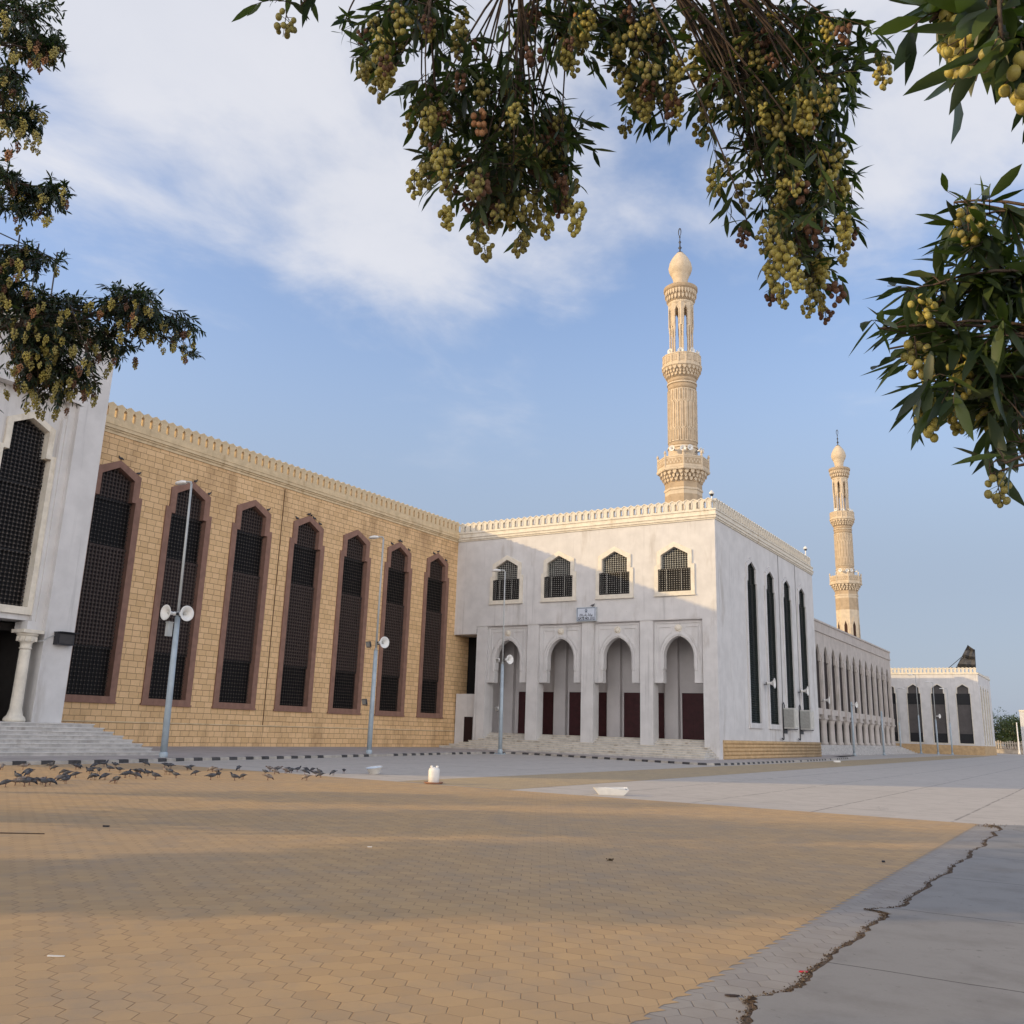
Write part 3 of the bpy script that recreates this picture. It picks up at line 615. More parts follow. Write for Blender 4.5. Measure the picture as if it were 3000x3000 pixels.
for k in range(4):                                                   # the four arch panels
    c = -37.855+4.575*k; xl, xr = c-1.80, c+1.80
    pm = MB(); Mp = MY(YW+.22)
    ap = arch_pts(c, 1.09, 6.75, .34)
    poly = [(xl,4.95),(xl,9.26),(xr,9.26),(xr,4.95),(c+1.12,4.95),(c+1.12,5.72),(c+1.16,5.78),(c+1.09,5.95)] + ap + [(c-1.09,5.95),(c-1.16,5.78),(c-1.12,5.72),(c-1.12,4.95)]
    pm.prism(Mp, poly, -.5, 0)
    a0, a1 = arch_pts(c,1.09,6.75,.34,10,.10), arch_pts(c,1.09,6.75,.34,10,.26)
    pm.ring(Mp, [(c+1.19,5.8)]+a0+[(c-1.19,5.8)], [(c+1.35,5.8)]+a1+[(c-1.35,5.8)], 0, .06, closed=False)
    pm.ring(Mp, [(c-1.62,5.12),(c-1.62,8.98),(c+1.62,8.98),(c+1.62,5.12)], [(c-1.70,5.12),(c-1.70,9.06),(c+1.70,9.06),(c+1.70,5.12)], 0, .05, closed=False)
    pm.mbox(Mp, c-1.72, c-1.14, 4.97, 5.1, 0, .05); pm.mbox(Mp, c+1.14, c+1.72, 4.97, 5.1, 0, .05)
    for sg in (-1, 1):                                               # spandrel outlines
        arc = [(c+sg*(.52+.9*q), 8.30-1.25*q**1.7) for q in [i/6 for i in range(7)]]
        o_ = [(c+sg*.42,8.78),(c+sg*1.44,8.78),(c+sg*1.44,7.0)]+list(reversed(arc))
        cc = (c+sg*1.15, 8.3); i_ = [(cc[0]+(x-cc[0])*.84, cc[1]+(z-cc[1])*.86) for x, z in o_]
        pm.ring(Mp, i_, o_, 0, .045)
    pn = part('arch_panel', pm, STUCCO, gate)
    md = MB(); md.prism(Mp, [(c+.25*math.cos(a*math.pi/8), 8.64+.25*math.sin(a*math.pi/8)) for a in range(16)], 0, .05)
    rings = [[Mp(c+.2*math.cos(q)*math.cos(a*math.pi/8), 8.64+.2*math.cos(q)*math.sin(a*math.pi/8), .05+.11*math.sin(q)) for a in range(16)] for q in (0,.4,.8,1.2,1.5)]
    md.grid(rings); mo = part('medallion', md, CREAM, pn)
mb = MB()                                                            # broad steps before the porch
lv = [1.278-.1435*i for i in range(8)]
for i, z in enumerate(lv):
    if i < 3: ys = YW+.9-.3*i; xl, xr, zb = -39.64, -22.35, z-.1435
    else: ys = YW-.42-.52*(i-3); q = i-3; xl, xr, zb = -39.6-.5*q-.2, -22.0+.14*q, z-.1435 if i < 7 else 0
    mb.box(xl, xr, ys, YW+1.16, zb, z-.035); mb.box(xl-.02, xr+.02, ys-.03, YW+1.16 if i < 3 else YW+.02, z-.035, z, 1)
part('steps', mb, [MARBLE, mat('marble_nosing', (.62,.56,.46), .5, .14, 2.0, 0, 20, .35, ((.27,.2,.11), 1.2, .54, .6))], gate)
mb = MB()
for Mm, u0, u1 in ((M, -42.8, XC), (MS, YW, 85.3)):
    e = .0 if Mm is M else .0
    x1 = u1+.2 if Mm is M else u1
    for z, zz, d in ((16.0,16.1,.07),(16.1,16.28,.14),(16.28,16.34,.2),(16.34,16.62,.1),(16.62,16.72,.16)):
        if Mm is M: mb.mbox(M, u0, XC+d, z, zz, -.4, d)
        else: mb.mbox(MS, YW+.4, u1, z, zz, -.4, d)
part('cornice', mb, CREAM, gate)
mb = MB(); mb.box(-42.8, XC-.4, YW+.4, 85.3, 15.98, 16.3); part('roof', mb, CREAM, gate)
MERW = merlon_mesh('merlon', CREAM, .262, .84, .26, True)
for k in range(40): inst('merlon', MERW, gate, (-21.72-.53*k, YW-.04, 16.72))
for k in range(47): inst('merlon', MERW, gate, (XC+.04, YW+.45+.53*k, 16.72), (0, 0, math.pi/2))
fb = MB(); gb = MB(); bb = MB(); M0 = MY(0)
inner = stepped(0, 1.2, 1.0, 11.14, 12.72, 13.72, 14.27); outer = stepped(0, 1.47, 1.29, 10.85, 13.0, 13.98, 14.62)
fb.ring(M0, inner, outer, -.2, .1); fb.mbox(M0, -1.52, 1.52, 10.83, 10.93, 0, .13)
lattice(gb, M0, (0, 1.19, .99, 11.15, 12.72, 13.71, 14.25), -.2, [(12.72, 14.25, .055, 0, 3, 4, .032)], px=.17, pz=.15)
lattice(gb, M0, (0, 1.17, .99, 11.2, 12.7, 13.71, 14.25), .0, [(11.2, 12.7, .035, 0, 1, 4, .022)], px=.17, pz=.15)
gb.ring(M0, [(-1.12,11.22),(1.12,11.22),(1.12,12.68),(-1.12,12.68)], [(-1.19,11.15),(1.19,11.15),(1.19,12.74),(-1.19,12.74)], -.02, .08, 1)
gb.mbox(M0, -.6, -.57, 11.2, 12.7, .06, .085, 4); gb.mbox(M0, .5, .53, 11.2, 12.7, .06, .085, 4)
bb.prism(M0, inner, -.38, -.36)
fm, gm, bm_ = fb.mesh('frame', [CREAM]), gb.mesh('grille', [LAT_A, LAT_B, KNOB, LAT_G, KNOB_L]), bb.mesh('backing', [DARKGLASS])
for s in FW:
    f = inst('lattice_window', bm_, gate, (s[0], YW, 0))
    for nm, me in (('frame', fm), ('grille', gm)):
        o = bpy.data.objects.new(nm, me); C.objects.link(o); o.parent = f
fb = MB(); gb = MB(); bb = MB()
inner = stepped(0, 1.15, .93, 2.56, 12.72, 13.83, 14.28); outer = stepped(0, 1.45, 1.2, 2.26, 12.95, 14.05, 14.65)
fb.ring(ML, inner, outer, -.2, .09); fb.mbox(ML, -1.5, 1.5, 2.2, 2.52, 0, .14)
for j in range(70):
    z = 2.62+j*.167; hw = half_at(z+.08, 1.15, .93, 2.56, 12.72, 13.83, 14.28)-.02
    if hw > .1: gb.face([ML(-hw,z,-.06),ML(hw,z,-.06),ML(hw,z+.12,-.2),ML(-hw,z+.12,-.2)]); gb.face([ML(-hw,z+.012,-.06),ML(hw,z+.012,-.06),ML(hw,z+.132,-.2),ML(-hw,z+.132,-.2)]); gb.face([ML(-hw,z,-.06),ML(hw,z,-.06),ML(hw,z+.012,-.06),ML(-hw,z+.012,-.06)], 1)
gb.ring(ML, [(u*.96, 8+(v-8)*.995) for u, v in inner], inner, -.22, -.03, 0)
bb.prism(ML, inner, -.4, -.38)
fm, gm, bm_ = fb.mesh('frame', [STUCCO]), gb.mesh('louvres', [LOUVER, mat('louvre_edge', (.07,.085,.075), .5)]), bb.mesh('backing', [DARKGLASS])
for s in SWS:
    f = inst('louvred_window', bm_, gate, (XC, s[0], 0))
    for nm, me in (('frame', fm), ('louvres', gm)):
        o = bpy.data.objects.new(nm, me); C.objects.link(o); o.parent = f
mb = MB()
for i in range(5):
    z = .1+i*.246; rings = []
    for y in (YW+.62, 85.3): rings.append([(XC-.1,y,z),(XC+.03,y,z),(XC+.10,y,z+.05),(XC+.115,y,z+.12),(XC+.10,y,z+.2),(XC+.03,y,z+.244),(XC-.1,y,z+.244)])
    mb.grid(rings, 0, True)
part('plinth', mb, PLINTH, gate)
CAB = mat('cable_grey', (.22,.21,.20), .7); 
mb = MB()
for y, yb in ((74.45, 74.3), (79.4, 79.3)): mb.tube([(XC+.05,y,16.3),(XC+.04,y,10),(XC+.04,yb,3.7)], .022)
part('roof_cable', mb, CAB, gate)

# ------------------------------------------------------------------ colonnaded wing behind
XA, HA = -26.0, 14.5
wing = thing('colonnade_wing', 'low pale colonnaded wing with a row of twelve narrow pointed openings', 'mosque wing', (XA, 125, 0))
M = MX(XA); WSTONE = mat('wing_stone', (.47, .42, .38), .9, .1, 1.0, .2, 20, .2, ((.27,.23,.19), .9, .55, .5))
ac = [104.95+3.555*k for k in range(12)]
mb = MB()
hs = [[(c-1.15,4.85),(c+1.15,4.85),(c+1.15,9.9),(c+.85,9.95),(c+.85,10.7),(c+.5,11.35),(c,11.8),(c-.5,11.35),(c-.85,10.7),(c-.85,9.95),(c-1.15,9.9)] for c in ac]
mb.wall(M, [(85.2,4.2),(146.8,4.2),(146.8,13.1),(85.2,13.1)], hs, .22)
mb.mbox(M, 85.2, 146.8, 13.1, 13.3, -1, .12); mb.mbox(M, 85.2, 146.8, 13.3, 14.2, -1, .03); mb.mbox(M, 85.2, 146.8, 14.2, 14.4, -1, .14)
mb.mbox(M, 85.2, 146.8, 4.19, 4.3, -2.5, -.01); mb.mbox(M, 86, 103, 0, 4.2, -2.5, -.02); mb.mbox(M, 146.5, 146.8, 0, 14, -45, -.01); mb.mbox(M, 85.2, 146.6, 14.0, 14.3, -45, -1.01)
for k in range(13):                                                  # piers between the openings
    y = 104.95-1.78+3.555*k
    mb.prism(M, [(y-.34,4.75),(y+.34,4.75),(y+.34,10.0),(y+.62,10.5),(y+.34,10.9),(y-.34,10.9),(y-.62,10.5),(y-.34,10.0)], 0, .1)
    mb.mbox(M, y-.78, y+.78, 3.86, 4.75, -.3, .14); mb.mbox(M, y-.9, y+.9, 3.7, 3.88, -.4, .2)
part('wall', mb, WSTONE, wing)
mb = MB(); mb.mbox(M, 85.2, 146.4, 4.4, 12.9, -.6, -.235); mb.mbox(M, 85.2, 146.4, .5, 4.18, -1.9, -1.7); part('shade_backing', mb, mat('wing_shade', (.03,.022,.02), .9), wing)  # near-black panels paint the dimness behind the openings
cb = MB(); cb.lathe([(.36,1.0),(.36,1.2),(.27,1.35),(.24,3.2),(.34,3.55),(.38,3.72)], 10); cm = cb.mesh('column', [WSTONE])
for k in range(13):
    for s in (-.42, .42): inst('column', cm, wing, (XA-.2, 104.95-1.78+3.555*k+s, 0))
mb = MB()
for k in range(12): mb.mbox(M, ac[k]-.9, ac[k]+.9, 1.9, 2.0, -.5, -.44); mb.mbox(M, ac[k]-.9, ac[k]+.9, 1.2, 1.27, -.5, -.44)
part('railing', mb, METAL_D, wing)
mb = MB()
for i in range(7): mb.box(XA-3, XA+.7+.32*i, 86, 146.5+.3*i, 0 if i == 6 else .87-.145*i, 1.015-.145*i)
part('steps', mb, GREYMARBLE, wing)

# ------------------------------------------------------------------ far white building
YF, SF = 155.0, 155/150.0
far = thing('far_gate_building', 'distant white block with three wide dark windows above a sand plinth', 'building', (-20, YF+9, 0))
M = MY(YF); fx = lambda x: x*SF; fz = lambda z: 1.6+(z-1.6)*SF
X1 = fx(-14.85)
MS2 = MX(X1)
FWS = [(fx(x), .9*SF, .74*SF, fz(1.64), fz(8.57), fz(9.38), fz(9.86)) for x in (-27.0, -23.6, -20.32, -16.97)]
mb = MB(); mb.wall(M, [(fx(-38),1.35),(X1,1.35),(X1,fz(11.35)),(fx(-38),fz(11.35))], [grow(s) for s in FWS], .4)
SF2 = [(155.9+3.35*k, .8, .65, fz(1.5), fz(8.5), fz(9.3), fz(9.75)) for k in range(4)]
SF2 = [(y+1.3, a, b, c, d, e, f) for y, a, b, c, d, e, f in SF2]
mb.wall(MS2, [(YF,1.35),(172,1.35),(172,fz(12)),(YF,fz(11.36))], [grow(s) for s in SF2], .4)
mb.box(fx(-38), X1-.5, YF+.5, 172, 0, fz(11.3)); part('wall', mb, STUCCO, far)
mb = MB(); mb.box(fx(-38), X1+.08, YF-.1, 172.1, 0, 1.35); part('plinth', mb, PLINTH, far)
mb = MB(); mb.mbox(M, fx(-38), X1+.12, fz(11.33), fz(11.5), -.3, .1); mb.mbox(MS2, YF+.3, 172, fz(11.33), fz(11.6), -.3, .1); mb.box(fx(-38), X1-.1, YF+.1, 171.9, fz(11.3), fz(11.45)); part('cornice', mb, CREAM, far)
for k in range(24): inst('merlon', MERW, far, (X1-.35-.53*k, YF-.02, fz(11.5)))
GREYGL = mat('grey_screen', (.085,.075,.072), .6, .12, 1.5); DKGL = mat('dark_screen', (.012,.012,.014), .5)
for S_, Mm in ((FWS, M), (SF2, MS2)):
    for c, hl, hu, z0, zs, zh, za in S_:
        b = MB(); b.prism(Mm, stepped(c, hl, hu, z0, zs, zh, za), -.34, -.3, 0)
        b.mbox(Mm, c-hl+.02, c+hl-.02, z0, z0+1.35, -.3, -.27, 1); b.mbox(Mm, c-hl+.02, c+hl-.02, zs-1.6, zs, -.3, -.27, 1)
        wn_ = part('window', b, [GREYGL, DKGL], far)
        f = MB(); f.ring(Mm, stepped(c, hl, hu, z0, zs, zh, za), stepped(c, hl+.1, hu+.1, z0-.12, zs+.1, zh+.08, za+.14), -.1, .05); part('frame', f, CREAM, wn_)
# ------------------------------------------------------------------ minarets
def rotp(p, a): return (p[0]*math.cos(a)-p[1]*math.sin(a), p[0]*math.sin(a)+p[1]*math.cos(a))
def facet(r, a, cx=0, cy=0):                        # plane tangent to a cylinder: u sideways, v up, d outward
    ca, sa = math.cos(a), math.sin(a)
    return lambda u, v, d: ((r+d)*ca-u*sa, (r+d)*sa+u*ca, v)
def lath(rings, n, rot=0, mi=0, sm=True):
    mb = MB(); mb.lathe(rings, n, (0,0), rot, mi, sm); return mb
def make_minaret(loc, label):
    t = thing('minaret', label, 'minaret', loc)
    P = lambda nm, mb, mats, par=t: part(nm, mb, mats, par, local=True)
    o8 = math.pi/8
    mb = MB(); ap = 2.0
    mb.lathe([(ap/math.cos(o8),0),(ap/math.cos(o8),26.3)], 8, (0,0), o8, 0, False); mb.lathe([(2.17,26.3),(2.17,28.6)], 8, (0,0), o8, 1, False)
    mb.lathe([(2.17,28.6),(2.17,29.1)], 8, (0,0), o8, 0, False); mb.lathe([(2.26,29.1),(2.26,29.35)], 8, (0,0), o8, 0, False); mb.lathe([(2.16,29.35),(2.16,30.0)], 8, (0,0), o8, 1, False)
    b = P('octagonal_base', mb, [MIN, MIN_D])
    for k in range(8):
        a = k*math.pi/4; Mf = facet(ap, a)
        wv = MB(); wv.prism(Mf, [(-.3,17),(.3,17),(.3,23.2),(0,24.1),(-.3,23.2)], -.05, .012)
        wp = P('window', wv, mat('slit_dark', (.05,.022,.012), .8) if 'slit_dark' not in bpy.data.materials else bpy.data.materials['slit_dark'], b)
        f = MB(); f.ring(Mf, [(-.3,17),(.3,17),(.3,23.2),(0,24.1),(-.3,23.2)], [(-.52,17),(.52,17),(.52,23.5),(0,24.9),(-.52,23.5)], -.02, .09)
        for j in range(12): f.mbox(Mf, -.78, -.54, 17+j*.5, 17.25+j*.5, -.02, .05); f.mbox(Mf, .54, .78, 17+j*.5, 17.25+j*.5, -.02, .05)
        P('frame', f, MIN, wp)
    def muqarnas(mb, z0, z1, r0, r1, n, tiers, flat=None):
        mb.lathe([(r0,z0),(r0+(r1-r0)*.15,z0+(z1-z0)*.4),(r0+(r1-r0)*.55,z0+(z1-z0)*.75),(r1,z1)], n if flat is None else flat, (0,0), 0 if flat is None else o8, 1, flat is None)
        for ti in range(tiers):
            zz0 = z0+(z1-z0)*(.22+.78*ti/tiers); zz1 = z0+(z1-z0)*(.22+.78*(ti+1)/tiers)
            rr = r0+(r1-r0)*((.35+ti)/tiers)**1.3+.06
            nn = 24 if ti % 2 == 0 else 32
            for k in range(nn):
                a = 2*math.pi*(k+.5*(ti % 2))/nn; wd = math.pi*rr/nn*.62
                Mf = facet(rr-.02, a); mb.prism(Mf, [(-wd,zz1),(-wd,zz0+.25*(zz1-zz0)),(0,zz0-.12),(wd,zz0+.25*(zz1-zz0)),(wd,zz1)], -.25, .10, 0)
    mb = MB(); muqarnas(mb, 29.9, 31.3, 2.1, 2.78, 24, 3, 8); P('corbel', mb, [MIN, MIN_D])
    mb = MB(); mb.lathe([(3.05,31.3),(3.12,31.42),(3.12,31.6),(2.98,31.66)], 8, (0,0), o8, 0, False)
    for k in range(8):
        a = k*math.pi/4; Mf = facet(2.74, a); h = 2.74*math.tan(o8)
        mb.mbox(Mf, -h, h, 31.66, 33.0, -.14, 0); mb.mbox(Mf, -h, h, 32.85, 33.0, -.18, .05); mb.mbox(Mf, -h, h, 31.66, 31.8, -.1, .05)
        mb.mbox(Mf, -h, h, 31.95, 32.7, -.1, -.0+.002, 1)
        for q in range(9): mb.prism(Mf, [(-.85+q*.21+.09*math.cos(w_*math.pi/3), 32.33+(.12 if q % 2 else -.12)+.17*math.sin(w_*math.pi/3)) for w_ in range(6)], 0, .035)
        for sx_ in (-h, h): mb.mbox(Mf, sx_-.09, sx_+.09, 31.6, 33.25, -.14, .06)
        x, y = (2.97*math.cos(a+o8), 2.97*math.sin(a+o8)); mb.lathe([(.1,33.25),(.17,33.35),(.13,33.5),(.03,33.7)], 8, (x, y))
    P('lower_balcony', mb, [MIN, MIN_D])
    mb = MB(); mb.lathe([(1.72,31.5),(1.72,34.3)], 32, mi=0); mb.lathe([(1.80,34.3),(1.80,34.55)], 32); mb.lathe([(1.71,34.55),(1.71,35.0)], 32, mi=1); mb.lathe([(1.70,35.0),(1.70,41.7)], 32); mb.lathe([(1.71,41.7),(1.71,42.4)], 32, mi=1); mb.lathe([(1.79,42.4),(1.79,42.6)], 32); mb.lathe([(1.71,42.6),(1.75,43.2)], 32, mi=1)
    def panels(z0, z1, up, down, n=20, off=0.0):
        for k in range(n):
            a = 2*math.pi*(k+off)/n; Mf = facet(1.70, a); wd = .19
            po = [(-wd,z0+(.25 if down else 0))] + ([(0,z0)] if down else []) + [(wd,z0+(.25 if down else 0)),(wd,z1-(.25 if up else 0))] + ([(0,z1)] if up else []) + [(-wd,z1-(.25 if up else 0))]
            cz = (z0+z1)/2; pi_ = [(u*.52, cz+(v-cz)*(1-.12/(z1-z0)*2)) for u, v in po]
            mb.ring(Mf, pi_, po, -.04, .06); mb.prism(Mf, pi_, -.05, .0, 1, False, False)
    panels(35.1, 36.75, True, False); panels(36.55, 40.2, True, True, 20, .5); panels(40.0, 41.65, False, True)
    P('shaft', mb, [MIN, MIN_D])
    mb = MB(); muqarnas(mb, 43.1, 44.4, 1.75, 2.3, 32, 3); P('corbel', mb, [MIN, MIN_D])
    mb = MB(); mb.lathe([(2.32,44.4),(2.44,44.5),(2.44,44.75),(2.3,44.8),(2.3,45.9),(2.36,45.95),(2.36,46.05),(2.1,46.05),(2.1,44.9)], 16, (0,0), math.pi/16, 0, False)
    for k in range(16):
        Mf = facet(2.3*math.cos(math.pi/16), 2*math.pi*k/16); mb.mbox(Mf, -.42, -.34, 44.75, 46.0, -.1, .06); mb.mbox(Mf, -.27, .27, 45.0, 45.75, -.1, .012, 1)
        for q in range(3): mb.mbox(Mf, -.2+.15*q, -.1+.15*q, 45.08, 45.68, 0, .03)
    P('upper_balcony', mb, [MIN, MIN_D])
    mb = MB(); mb.lathe([(.22,44.9),(.22,50.4)], 10); P('core_post', mb, MIN)
    for k in range(8):
        a = 2*math.pi*k/8+o8
        for s in (-.13, .13):
            cb = MB(); cx, cy = 1.33*math.cos(a)-s*1.6*math.sin(a)*.85, 1.33*math.sin(a)+s*1.6*math.cos(a)*.85
            cb.lathe([(.17,44.9),(.12,45.3),(.11,49.2),(.17,49.7),(.18,49.95)], 8, (cx, cy)); P('lantern_column', cb, MIN)
    mb = MB()
    for k in range(8):
        a = 2*math.pi*k/8; Mf = facet(1.42, a); h = 1.42*math.tan(o8)
        mb.prism(Mf, [(-h,49.9),(-.22,49.9),(-.22,52.0),(0,52.5),(.22,52.0),(.22,49.9),(h,49.9),(h,53.0),(-h,53.0)], -.22, 0)
        mb.ring(Mf, [(-.24,50.1),(-.24,52.02),(0,52.56),(.24,52.02),(.24,50.1)], [(-.34,50.1),(-.34,52.1),(0,52.8),(.34,52.1),(.34,50.1)], 0, .06, closed=False)
    mb.lathe([(1.4,52.7),(1.5,53.0),(1.62,53.2)], 16, mi=0)
    P('lantern', mb, [MIN, MIN_D])
    mb = MB(); muqarnas(mb, 53.2, 54.7, 1.58, 1.95, 24, 2); mb.lathe([(1.96,54.7),(2.08,54.85),(2.08,55.25),(1.95,55.35),(1.1,55.4)], 32, mi=1); P('crown', mb, [MIN, MIN_D])
    mb = MB(); mb.lathe([(.9,55.38),(.83,55.9),(.95,56.7),(1.08,56.95),(1.05,57.05),(1.25,57.3),(1.42,57.8),(1.46,58.1),(1.33,58.75),(1.05,59.35),(.72,59.85),(.42,60.2),(.12,60.45)], 32); P('dome', mb, MIN)
    mb = MB(); mb.lathe([(.4,60.2),(.38,60.32),(.1,60.4),(.09,60.8),(.24,61.0),(.09,61.2),(.07,61.6),(.18,61.8),(.06,62.0),(.05,62.4),(.12,62.5),(.04,62.7)], 12)
    mb.tube([(.24*math.cos(a), .24*math.sin(a)*.9, 63.2+.5*math.sin(a0)) for a, a0 in []] or [(0.2*math.sin(q), 0.2*math.sin(q)*-.5, 63.2-.52*math.cos(q)) for q in [i*2*math.pi/16*.96+.1 for i in range(17)]], [.035+.03*abs(math.sin(i*math.pi/16)) for i in range(17)], 6)
    P('finial', mb, METAL_D)
    return t
make_minaret((-39.3, 100, 0), 'nearer and larger sandstone minaret rising behind the white gate building')
# the second copy has its own parts; the mesh data is shared
m2 = copy_tree([o for o in bpy.data.objects if o.name == 'minaret'][0]); m2.location = (-40.9, 190, 0)
m2['label'] = 'farther and smaller looking sandstone minaret rising behind the colonnaded wing'
for o in bpy.data.objects:
    if o.name.startswith('minaret'): o['group'] = 'minarets of the mosque'

# ------------------------------------------------------------------ horn loudspeakers
def horn_meshes():
    mb = MB(); n = 20
    X = lambda r, x, k: (x, r*math.cos(2*math.pi*k/n), r*math.sin(2*math.pi*k/n))
    prof = [(.02,-.34),(.075,-.33),(.085,-.22),(.06,-.16),(.075,-.06),(.11,.04),(.17,.12),(.25,.17),(.30,.185),(.31,.20),(.295,.205),(.24,.19),(.16,.14),(.10,.06),(.06,-.02),(.0,-.02)]
    mb.grid([[X(max(r, .002), x, k) for k in range(n)] for r, x in prof])
    bell = mb.mesh('horn_bell', [WHITE])
    c = MB(); c.grid([[X(r, x, k) for k in range(n)] for r, x in ((.055,-.02),(.05,.06),(.03,.1),(.004,.11))]); cone = c.mesh('cone', [GREYM])
    b = MB(); b.box(-.30,-.24,-.12,.12,-.05,.05); b.box(-.46,-.24,-.03,.03,-.11,-.07); b.box(-.30,-.26,-.03,.03,-.11,.0); br = b.mesh('bracket', [METAL_D])
    return bell, cone, br
BELL, CONE, BRK = horn_meshes()
def horn(loc, ang, label, group, sc=1.0, tilt=0.0):
    t = thing('horn_loudspeaker', label, 'loudspeaker', loc, 0, group); t.rotation_euler = (0, -tilt, ang); t.scale = (sc,)*3
    for nm, me in (('bell', BELL), ('cone', CONE), ('bracket', BRK)):
        o = bpy.data.objects.new(nm, me); C.objects.link(o); o.parent = t
    return t

# ------------------------------------------------------------------ lamp posts
def lamp_post(base, z1, z2, label, arm_dir=math.pi, r=.13, low_only=False, arm=.95, lean=(0,0)):
    t = thing('lamp_post', label, 'lamp post', base, 0, 'lamp posts along the kerb')
    L_ = lambda z: (lean[0]*z, lean[1]*z, z)
    mb = MB(); mb.lathe([(r*1.25,0),(r*1.25,.25),(r*1.03,.3)], 14); mb.tube([L_(.25), L_(z1*.5), L_(z1)], [r, r*.92, r*.8], 14)
    part('pole', mb, POLE, t, local=True)
    mb = MB(); mb.box(-.28,.28,-.28,.28,-.02,.03); 
    for sx_ in (-.2,.2):
        for sy in (-.2,.2): mb.lathe([(.03,.03),(.03,.09)], 6, (sx_, sy))
    part('base_plate', mb, POLE, t, local=True)
    if low_only: return t
    mb = MB(); mb.tube([L_(z1), L_(z1+.15)], [r*.8, r*.45], 12); mb.tube([L_(z1+.1), L_((z1+z2)/2), L_(z2-.1)], [r*.42, r*.38, r*.34], 10)
    part('upper_pole', mb, POLE_G, t, local=True)
    ca, sa = math.cos(arm_dir), math.sin(arm_dir); T = Vector(L_(z2))
    mb = MB(); mb.tube([T+Vector((0,0,-.12)), T+Vector((.05*ca,.05*sa,0)), T+Vector((.35*ca,.35*sa,.05)), T+Vector((arm*.55*ca,arm*.55*sa,.03))], [r*.34,r*.32,r*.28,r*.26], 8)
    a = part('lamp_arm', mb, POLE_G, t, local=True)
    mb = MB(); rings = []
    for q, wdt, hh in ((.35,.04,.04),(.45,.11,.09),(.7,.17,.12),(.95,.15,.10),(1.12,.03,.04)):
        c = T+Vector((arm*q*ca, arm*q*sa, .02))
        rings.append([c+Vector((-sa*wdt*math.cos(k*math.pi/5), ca*wdt*math.cos(k*math.pi/5), hh*math.sin(k*math.pi/5)*(1 if math.sin(k*math.pi/5) > 0 else .55))) for k in range(10)])
    mb.grid(rings); h = part('lamp_head', mb, WHITE, t, local=True)
    return t
def flood(loc, ang, label, group='floodlights on the lamp posts', s=.2, m=None):
    t = thing('floodlight', label, 'floodlight', loc, 0, group); t.rotation_euler = (0, .25, ang)
    mb = MB(); mb.box(0, s*.45, -s, s, -s*.75, s*.75); mb.box(-s*.25, 0, -s*.6, s*.6, -s*.4, s*.4); part('housing', mb, m or METAL_D, t, local=True)
    mb = MB(); mb.box(s*.45, s*.47, -s*.88, s*.88, -s*.62, s*.62); part('lens', mb, mat('flood_lens', (.3,.3,.28), .15) if 'flood_lens' not in bpy.data.materials else bpy.data.materials['flood_lens'], t, local=True)
    mb = MB(); mb.tube([(s*.2,-s*1.05,0),(s*.2,-s*1.05,-s*.9),(s*.2,s*1.05,-s*.9),(s*.2,s*1.05,0)], .012, 5); mb.tube([(s*.2,0,-s*.9),(-.05,0,-s*1.2)], .015, 5); part('bracket', mb, METAL_D, t, local=True)
    return t
GH = 'horn loudspeakers on the lamp posts'
lamp_post((-30.96,24.51,.02), 5.55, 11.05, 'tall lamp post nearest the marble portal steps, carrying two horn loudspeakers', lean=(-.008,-.014), arm=.9)
horn((-31.03,24.05,5.62), -math.pi/2, 'left horn loudspeaker, seen from the side, on the lamp post by the portal steps', GH)
horn((-30.62,24.42,5.62), -.12, 'right horn loudspeaker, facing the viewer, on the lamp post by the portal steps', GH)
mb = MB(); t = thing('cable_box', 'small grey cable box under the horns of the lamp post by the portal steps', 'box', (-31.12,24.2,5.0)); mb.box(-.08,.08,-.13,.09,-.28,.25); part('cabinet', mb, POLE_G, t, local=True); mb = MB(); mb.box(-.1,.1,-.15,.11,.25,.29); part('lid', mb, POLE_G, t, local=True)
lamp_post((-32.73,38.72,.02), 5.4, 11.6, 'middle lamp post before the sandstone wall, with one horn loudspeaker', lean=(.0005,.0008))
horn((-32.36,38.78,5.85), -.25, 'single horn loudspeaker on the middle lamp post before the sandstone wall', GH)
flood((-32.98,38.45,5.75), -1.9, 'black floodlight beside the horn of the middle lamp post')
flood((-32.98,38.45,2.75), -1.9, 'lower floodlight halfway down the middle lamp post')
lamp_post((-33.2,52.17,.02), 5.7, 11.9, 'slim lamp post in front of the first arch of the white gate building', lean=(-.006,-.002))
horn((-32.85,52.2,6.0), -.3, 'horn loudspeaker on the lamp post before the first arch', GH)
flood((-33.45,51.95,5.95), -1.9, 'pale floodlight opposite the horn on the post before the first arch', s=.17, m=WHITE)
flood((-33.42,52.0,2.85), -1.9, 'small lower lamp on the post before the first arch', s=.16, m=GREYM)
def at_Y(px, py, Y):
    d = ray(px, py); return EYEP + d*((Y-EYE*0)/d.y)
c7 = lambda x, y: (2350+x/2.9723, 1700+y/2.9723)
def far_post(bx, tx, ty, Y, label, low=False, arm=math.pi, z1=None, **k):
    p = at_Y(*c7(bx, 1500), Y); tp = at_Y(*c7(tx, ty), Y)
    return lamp_post((p.x, Y, 0), tp.z if low else (z1 or tp.z*.48), tp.z, label, arm, .12, low, **k), p.x
_, xa = far_post(453, 440, 1060, 104, 'nearest pale blue post in front of the colonnade', True)
horn((xa+.35, 104, 5.2), -.2, 'horn loudspeaker on the nearest post of the colonnade', GH)
far_post(712, 705, 1140, 119, 'second pale blue post near the end of the colonnade', True)
_, xc_ = far_post(1037, 990, 825, 149, 'lamp post before the second window of the distant white block')
_, xd = far_post(1185, 1145, 890, 148, 'lamp post with a horn before the third window of the distant white block')
